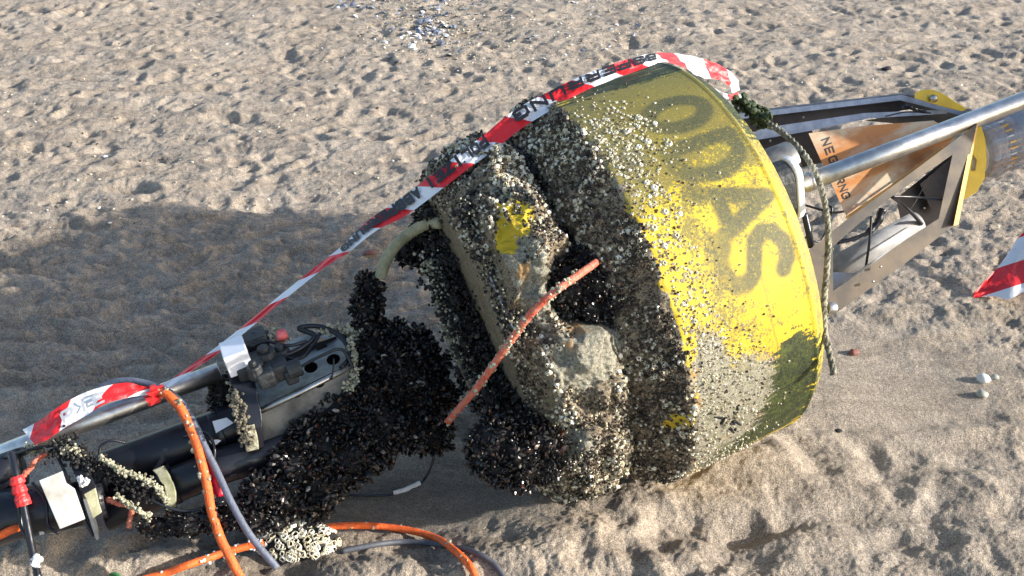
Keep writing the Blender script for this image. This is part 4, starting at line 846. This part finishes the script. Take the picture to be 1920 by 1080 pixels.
#%%TAPE
# ------------------------------------------------------------------ barrier tape
def ribbon(name, rows_, period, phase, label, group=None, tm=None, wrinkle=.003, across=6):
    """rows_: (upper px, lower px, depth upper, depth lower)"""
    sh = .09; rows_ = [((u[0]+(l[0]-u[0])*sh, u[1]+(l[1]-u[1])*sh), (l[0]+(u[0]-l[0])*sh, l[1]+(u[1]-l[1])*sh), du, dl2) for (u, l, du, dl2) in rows_]
    a = cat_([at(*u, du) for (u, l, du, dl2) in rows_], 8); b_ = cat_([at(*l, dl2) for (u, l, du, dl2) in rows_], 8); n = len(a)
    mid = (a+b_)/2; ln = np.concatenate([[0], np.cumsum(np.linalg.norm(np.diff(mid, axis=0), axis=1))])
    v = []; uv = []
    for i in range(n):
        for k in range(across+1):
            q = k/across; p = a[i]*(1-q)+b_[i]*q; wv = wrinkle*math.sin(k*1.9+math.sin(i*.23)*2)*(1 if 0 < k < across else .3) + wrinkle*.6*math.sin(i*.9+k)
            v.append(p - NN*wv); uv.append((ln[i]/period+phase, q, 0))
    m_ = across+1; f = [(i*m_+k, i*m_+k+1, (i+1)*m_+k+1, (i+1)*m_+k) for i in range(n-1) for k in range(across)]
    o = obj(name, np.array(v), f, M['tape'], None, smooth=True, attrs={'uvw': np.array(uv)}, label=label, cat='barrier tape', group=group)
    return o, a, b_, ln
DT = [.05, .045, .04, .05, .07, .09, .12, .15, .20, .22, .20, .20, .20, .20, .18, .145, .10]
UP = [(296, 728), (360, 682), (420, 638), (520, 556), (600, 492), (642, 458), (690, 410), (740, 375), (800, 330), (860, 284), (905, 250), (960, 205), (1020, 172), (1080, 143), (1140, 120), (1200, 102), (1240, 97)]
LO = [(301, 739), (366, 693), (427, 651), (528, 568), (608, 504), (653, 476), (708, 434), (762, 408), (822, 364), (882, 318), (928, 285), (982, 243), (1038, 208), (1092, 176), (1150, 152), (1208, 131), (1246, 118)]
rows_ = [(u, l, d, d+.03) for u, l, d in zip(UP, LO, DT)]
rows_ += [((1276, 99), (1286, 130), .05, .08), ((1306, 104), (1300, 142), .04, .07), ((1335, 112), (1322, 150), .02, .05), ((1362, 126), (1350, 152), .0, .02), ((1384, 148), (1366, 164), -.01, .0), ((1388, 168), (1372, 176), -.02, -.01)]
TR = rows_
tape, ta, tb, tl = ribbon('barrier_tape', TR, .172, .30, 'long red and white police tape stretched from the tail over the yellow hull')
LN = lambda px: float(np.interp(px, proj((ta+tb)/2)[:, 0], tl))
def tape_fn(x, y, flip=True):
    """x metres along the tape, y 0..1 across from the lower edge"""
    i = np.interp(x, tl, np.arange(len(tl))); i0 = int(min(i, len(tl)-2)); f_ = i-i0
    a = ta[i0]*(1-f_)+ta[i0+1]*f_; b_ = tb[i0]*(1-f_)+tb[i0+1]*f_; p = a*(1-y)+b_*y; r = CAM-p; return p + r/np.linalg.norm(r)*.008
for text, x0, x1 in (('BSPERRUNG', 1232, 962), ('POLIZEI', 916, 800), ('ABSPERRUNG', 790, 640)):
    l0, l1 = LN(x0), LN(x1); n = len(text); adv = (l0-l1)/n
    glyphs(text, 0, adv, adv*.62, .50, 1., (lambda x, y: None), 'x', None, None) if False else None
    for i, ch in enumerate(text):
        mb = MB()
        for pl in FONT[ch]:
            for (p0, p1) in zip(pl[:-1], pl[1:]):
                # upside-down print: reads from right to left, its feet at the upper edge
                q0 = np.array([l0-(i+p0[0]*.66+.1)*adv, .06+p0[1]*.48]); q1 = np.array([l0-(i+p1[0]*.66+.1)*adv, .06+p1[1]*.48])
                wm = .034; d = (q1-q0)*[1, wm]; L2 = np.hypot(*d)+1e-9; d = d/L2; sw = min(adv*.155, .0034); nn = np.array([-d[1], d[0]])*sw; e = d*sw; pts = []
                for k in range(4):
                    c = q0 + (q1-q0)*k/3 + (e*[1, 1/wm] if k == 3 else (-e*[1, 1/wm] if k == 0 else 0))
                    for sg in (-1, 1): u_ = c + sg*nn*[1, 1/wm]; pts.append(tape_fn(u_[0], float(np.clip(u_[1], .0, 1))))
                mb.add(pts, [(2*k, 2*k+1, 2*k+3, 2*k+2) for k in range(3)])
        mb.build('letter', M['print'], tape)
# short strip of the same tape's end along the rim
ribbon('barrier_tape', [((1290, 132), (1284, 128), .06, .06), ((1330, 158), (1322, 166), .05, .05), ((1366, 176), (1352, 184), .03, .03), ((1385, 172), (1376, 188), .0, .02), ((1392, 186), (1380, 192), -.02, .0)], .10, .25, 'crumpled end of red and white tape hanging over the top rim of the hull', wrinkle=.004)
# flag end by the tail
fl, fa, fb, fll = ribbon('barrier_tape', [((300, 726), (296, 742), .05, .05), ((268, 722), (262, 744), .06, .06), ((238, 714), (225, 752), .06, .07), ((190, 722), (195, 762), .06, .08), ((148, 736), (160, 785), .06, .08), ((100, 764), (120, 808), .06, .09), ((70, 786), (95, 826), .05, .09), ((40, 802), (68, 838), .04, .08)], .165, .42, 'red and white tape end lying like a flag on the stainless tube of the tail', wrinkle=.003)
def flag_fn(x, y):
    i = np.interp(x, fll, np.arange(len(fll))); i0 = int(min(i, len(fll)-2)); f_ = i-i0; a = fa[i0]*(1-f_)+fa[i0+1]*f_; b_ = fb[i0]*(1-f_)+fb[i0+1]*f_; p = a*(1-y)+b_*y; r = CAM-p; return p + r/np.linalg.norm(r)*.008
LF = lambda px: float(np.interp(-px, -proj((fa+fb)/2)[:, 0], fll))
for i, ch in enumerate('EIP'):
    l0 = LF(195-i*30); mb = MB()
    for pl in FONT[ch]:
        for (p0, p1) in zip(pl[:-1], pl[1:]):
            q0 = np.array([l0+(1-p0[0])*.022, .82-p0[1]*.5]); q1 = np.array([l0+(1-p1[0])*.022, .82-p1[1]*.5]); wm = .05; d = (q1-q0)*[1, wm]; d /= np.hypot(*d)+1e-9; nn = np.array([-d[1], d[0]])*.0032; pts = []
            for k in range(3):
                c = q0+(q1-q0)*k/2
                for sg in (-1, 1): u_ = c+sg*nn*[1, 1/wm]; pts.append(flag_fn(u_[0], u_[1]))
            mb.add(pts, [(0, 1, 3, 2), (2, 3, 5, 4)])
    mb.build('letter', M['greyprint'], fl)
mb = MB()   # knot
for k in range(9): c = at(291+random.uniform(-6, 8), 742+random.uniform(-12, 12), .05+random.uniform(-.01, .02)); mb.box(c, A*random.uniform(.006, .014), V*random.uniform(.005, .012)+A*random.uniform(-.01, .01), W*.004)
mb.build('tape_knot', M['red'], tape)
# other tape at the right edge of the picture
z0 = lambda x, y, h: gnd(x, y, h)
pa = cat_([z0(1825, 551, .02), z0(1862, 508, .06), z0(1895, 468, .10), z0(1925, 432, .14), z0(2060, 300, .3)], 8); pb = cat_([z0(1826, 556, .012), z0(1868, 556, .02), z0(1898, 560, .03), z0(1935, 540, .05), z0(2080, 440, .2)], 8)
v = []; uv = []
for i in range(len(pa)):
    for k in range(9): q = k/8; v.append(pa[i]*(1-q)+pb[i]*q + np.array([0, -.006*math.sin(k*1.7+i*.2), .004*math.sin(k*2.3+i*.4)])); pq = proj(v[-1]); uv.append((.5*((pq[1]-520)+(pq[0]-1860)*.32)/44.+.66, 0, 0))
obj('barrier_tape', np.array(v), [(i*9+k, i*9+k+1, i*9+k+10, i*9+k+9) for i in range(len(pa)-1) for k in range(8)], M['tape'], None, smooth=True, attrs={'uvw': np.array(uv)}, label='loose piece of red and white tape on the sand at the right edge', cat='barrier tape')
#%%ROPES
# ------------------------------------------------------------------ ropes, hoses and cables lying loose
def rope(name, P, r, mat_, label, cat, fn=0, seed=1, twist=False, fsize=(.003, .007), fmat='cream'):
    P = cat_(P, 10); mb = MB()
    if twist:
        T = np.gradient(P, axis=0); T /= np.linalg.norm(T, axis=1)[:, None]; x = np.cross(T, [.2, .3, .9]); x /= np.linalg.norm(x, axis=1)[:, None]; y = np.cross(T, x); ln = np.concatenate([[0], np.cumsum(np.linalg.norm(np.diff(P, axis=0), axis=1))])
        m = int(ln[-1]/.006); u = np.linspace(0, ln[-1], m); I = lambda a: np.stack([np.interp(u, ln, a[:, k]) for k in range(3)], 1); P2, x2, y2 = I(P), I(x), I(y)
        for k in range(3):
            a = u/(r*7)*2*math.pi + k*2*math.pi/3; mb.tube(P2 + (np.cos(a)[:, None]*x2 + np.sin(a)[:, None]*y2)*r*.48, r*.58, 6)
    else: mb.tube(P, r, 12, jit=.03)
    g = P[:, 2].min(); o = mb.build(name, mat_, None, smooth=True, label=label, cat=cat)
    if fn:
        rr = np.random.default_rng(seed); i = rr.integers(0, len(P), fn); q = P[i] + rr.normal(size=(fn, 3))*r*.55; N = rr.normal(size=(fn, 3)); s_ = rr.uniform(*fsize, fn)
        v, f = scatter(IVs, IFs, q, N, np.stack([s_, s_*.8, s_*.7], 1), rr.uniform(0, 6, fn)); obj('fouling', v, f, M[fmat], o, kind='stuff')
    return o
rope('orange_rope', [at(286, 733, .045), at(310, 738, .07), at(338, 765, .09), at(360, 810, .10), at(376, 860, .12), at(388, 910, .13), at(396, 955, .14), at(412, 1005, .15), at(436, 1055, .16), at(470, 1120, .17)], .0098, M['orange'], 'thick orange rope hanging from the tape knot over the tail tubes', 'rope', 110, 2, fsize=(.002, .0075))
rope('grey_hose', [at(150, 760, -.01), at(200, 722, .0), at(245, 714, .02), at(290, 724, .04), at(330, 745, .06), at(362, 790, .09), at(385, 840, .11), at(412, 895, .13), at(435, 945, .15), at(470, 1005, .17), at(520, 1066, .18)], .0076, M['grey'], 'blue-grey hose hanging beside the orange rope over the tail', 'hose', 6, 3, fmat='shell_w')
G = lambda x, y, u: ongnd(x, y, u)
rope('orange_rope', [G(180, 1110, .02), G(300, 1078, .03), G(350, 1060, .035), G(410, 1040, .035), G(450, 1028, .03), G(494, 1018, .03)], .0085, M['orange'], 'orange rope with barnacles crossing the sand below the tail', 'rope', 60, 4, fmat='shell_w')
rope('orange_rope', [G(600, 990, .03), G(640, 986, .03), G(700, 986, .02), G(760, 993, .015), G(815, 1008, .01), G(850, 1030, .015), G(880, 1060, .02), G(900, 1100, .02)], .0082, M['orange'], 'curved orange rope on the sand right of the barnacle lump', 'rope', 50, 5)
rope('orange_rope', [at(-80, 1045, .1), at(0, 1004, .12), at(20, 994, .12), at(42, 986, .11)], .0085, M['orange'], 'short stretch of clean orange rope at the lower left edge', 'rope')
rope('dark_hose', [G(640, 1034, .006), G(700, 1022, .008), G(760, 1016, .01), G(830, 1022, .008), G(890, 1036, .01), G(925, 1056, .01), G(950, 1090, .01)], .0065, M['hosedark'], 'half buried grey hose in the sand under the curved orange rope', 'hose')
rope('thin_cable', [G(632, 925, .006), G(660, 928, .006), G(700, 929, .006), G(740, 926, .008), G(780, 912, .02), G(800, 892, .05), at(812, 862, .06), at(812, 840, .02)], .0034, M['blk'], 'thin black cable looped on the dark sand under the mussels', 'cable')
o = COL.objects.get('thin_cable')
mb = MB(); mb.tube([G(630, 925, .012), G(642, 926, .012)], .006, 8); mb.build('white_sleeve', M['white'], o); mb = MB(); mb.tube(cat_([G(738, 924, .014), G(760, 918, .018), G(788, 905, .028)], 6), .0055, 8, jit=.15); mb.build('white_sleeve', M['shell_w'], o)
# green mooring rope over the rim of the deck
rope('fouled_rope', [at(1385, 190, .05), at(1412, 208, .08), at(1440, 230, .12), at(1478, 258, .20), at(1512, 295, .26), at(1537, 345, .30), at(1550, 400, .33), at(1553, 450, .34), at(1550, 510, .35), at(1545, 570, .36), at(1547, 625, .37), at(1556, 665, .375), at(1564, 702, .38)], .0072, M['algae'], 'fouled green grey rope hanging over the deck edge in front of the mast frame', 'rope', 160, 6, twist=True, fmat='cream', fsize=(.0015, .0045))
rope('frayed_cord', [at(1530, 640, .3), at(1528, 670, .3), at(1530, 690, .3), at(1531, 708, .3)], .004, M['pipe'], 'short pale frayed cord hanging behind the lower rim of the hull', 'cord', 8, 7)
IW, IFW = ico(1); rr = np.random.default_rng(9); n = 150; pts = cat_([at(1388, 190, .07), at(1405, 205, .09), at(1422, 215, .10), at(1436, 228, .12)], 8)
q = pts[rr.integers(0, len(pts), n)] + rr.normal(size=(n, 3))*[.008, .008, .010]; s_ = rr.uniform(.004, .013, n)
v, f = scatter(IW, IFW, q, rr.normal(size=(n, 3)), np.stack([s_, s_*.5, s_*.8], 1), rr.uniform(0, 6, n)); obj('seaweed', v, f, M['weed'], None, label='dark green seaweed tangled round the rope at the top of the deck rim', cat='seaweed')
# barnacle-covered lump in front
lump0 = ongnd(560, 1025, 0.); LUMP = root('barnacled_float', 'black lump thickly covered with white ring barnacles on the sand by the hose end', 'float', lump0)
v = IV*np.array([.095, .055, .035])*(1+.12*noise(IV[:, 0]*3, IV[:, 1]*3, IV[:, 2]*3))[:, None] + lump0 + [0, 0, .012]
obj('lump_body', v, IF, M['core'], LUMP, smooth=True)
rr = np.random.default_rng(14); bl = [mesh('barnacle', BV2, BF2, M['barn'], False, {'tint': np.clip(np.full(len(BV2), t)+BT2, 0, 1)}) for t in (.75, .9, 1.)]
for k in range(150):
    d = rr.normal(size=3); d[2] = abs(d[2]); d[1] -= .5; d /= np.linalg.norm(d); p = lump0 + np.array([.095, .055, .035])*d + [0, 0, .012]; n = d/np.array([.095, .055, .035])**1.; n /= np.linalg.norm(n)
    x, y, z = frame_from(n[None], np.array([rr.uniform(0, 6)])); s_ = rr.uniform(.010, .018); o = bpy.data.objects.new('barnacle', bl[k % 3]); COL.objects.link(o); o.parent = LUMP
    m = Matrix([[*(x[0]*s_)], [*(y[0]*s_)], [*(z[0]*s_*.8)]]).transposed().to_4x4(); m.translation = Vector(p-lump0); o.matrix_local = m
#%%SMALL
# ------------------------------------------------------------------ pebbles, shells and other bits on the sand
def pebble(name, px, py, r, mat_, label, cat='pebble', flat=.7):
    p = ongnd(px, py); v = IV*np.array([r, r*.85, r*flat])*(1+.42*noise(IV[:, 0]*1.3+px, IV[:, 1]*1.3, IV[:, 2]*1.3))[:, None] + p + [0, 0, r*flat*.3]
    return obj(name, v, IF, mat_, None, smooth=True, label=label, cat=cat)
pebble('pebble', 1843, 713, .021, M['stone_w'], 'smooth white pebble right of the hull on calm sand')
pebble('pebble', 1864, 709, .013, M['stone_g'], 'small tan pebble touching the white pebble')
pebble('pebble', 1841, 742, .017, M['stone_g'], 'grey pebble just below the white one')
pebble('stone', 1600, 663, .016, M['stone_r'], 'red brown stone on the sand right of the hanging rope', 'stone')
pebble('stone', 693, 474, .022, M['stone_r'], 'flat red brown stone on the shaded sand by the tape', 'stone', .3)
pebble('driftwood_chip', 1572, 808, .010, M['core'], 'dark wood chip on the sand below the hull rim', 'wood chip', .3)
pebble('netting_scrap', 212, 1082, .018, M['greenbit'], 'scrap of green netting at the lower left edge', 'netting', .3)
pebble('stone', 1662, 130, .028, M['core'], 'dark lump of weed on the far sand above the mast frame', 'seaweed', .4)
def chip(r_, mm):
    v = [(math.cos(a)*random.uniform(.7, 1.1), math.sin(a)*random.uniform(.45, .8), random.uniform(-.1, .1)) for a in [2*math.pi*i/7 for i in range(7)]] + [(0, 0, .32), (0, 0, .12)]
    return mesh('shell_fragment', np.array(v), [(i, (i+1) % 7, 7) for i in range(7)] + [((i+1) % 7, i, 8) for i in range(7)], mm, False)
chips = {k: [chip(1, M[k]) for _ in range(4)] for k in ('shell_w', 'shell_b', 'shell_t')}
rr = np.random.default_rng(77)
def shells(n, box, sig, kinds, size, label, group):
    for i in range(n):
        px, py = box[0]+rr.normal()*sig[0], box[1]+rr.normal()*sig[1]
        py = min(max(py, -6), 200); k = kinds[rr.integers(0, len(kinds))]; p = ongnd(px, py); o = bpy.data.objects.new('shell_fragment', chips[k][rr.integers(0, 4)]); COL.objects.link(o)
        s_ = rr.uniform(*size); o.scale = (s_, s_, s_*rr.uniform(.7, 1.3)); o.location = Vector(p)+Vector((0, 0, s_*.15)); o.rotation_euler = (rr.uniform(-.7, .7), rr.uniform(-.7, .7), rr.uniform(0, 6.28))
        o['label'] = label; o['category'] = 'shell'; o['group'] = group
shells(110, (802, 45), (28, 26), ('shell_w', 'shell_b', 'shell_b'), (.014, .034), 'broken shell in the dense heap of white and blue shells at the top centre', 'dense shell heap on the far sand')
shells(60, (800, 35), (75, 30), ('shell_w', 'shell_b', 'shell_t'), (.010, .024), 'broken shell lying loose around the dense shell heap at the top centre', 'loose shells round the heap')
shells(70, (1060, 50), (110, 45), ('shell_w', 'shell_t', 'shell_b'), (.008, .02), 'small shell fragment on the far sand above the yellow hull', 'shell fragments above the hull')
shells(24, (655, 8), (30, 10), ('shell_b', 'shell_w'), (.014, .03), 'shell in the small dark patch left of the shell heap at the top edge', 'shells of the small dark patch')
for (px, py) in ((425, 83), (197, 293), (1332, 180), (1160, 190), (960, 33)): 
    p = ongnd(px, py); o = bpy.data.objects.new('shell_fragment', chips['shell_w'][0]); COL.objects.link(o); o.scale = (.016,)*3; o.location = p
    o['label'] = 'lone white shell fragment on open sand away from the heap'; o['category'] = 'shell'; o['group'] = 'lone white shell fragments'
# finer shell grit, uncountable
n = 2600; px = np.concatenate([rr.normal(805, 60, 900), rr.uniform(0, 1920, 900), rr.normal(1060, 170, 800)]); py = np.concatenate([rr.normal(45, 35, 900), rr.uniform(0, 430, 900), rr.normal(60, 55, 800)])
py = np.clip(py, 0, 500); P = np.array([ongnd(a, b_) for a, b_ in zip(px, py)]); s_ = rr.uniform(.003, .009, n)
v, f = scatter(IVs, IFs, P, rr.normal(size=(n, 3))+[0, 0, 2.], np.stack([s_, s_*.7, s_*.4], 1), rr.uniform(0, 6, n))
obj('shell_grit', v, f, M['barn'], None, attrs={'tint': np.repeat(np.clip(rr.beta(1.2, .8, n), 0, 1), len(IVs))}, kind='stuff', label='fine scattered shell grit and tiny stones on the far sand', cat='shell grit')
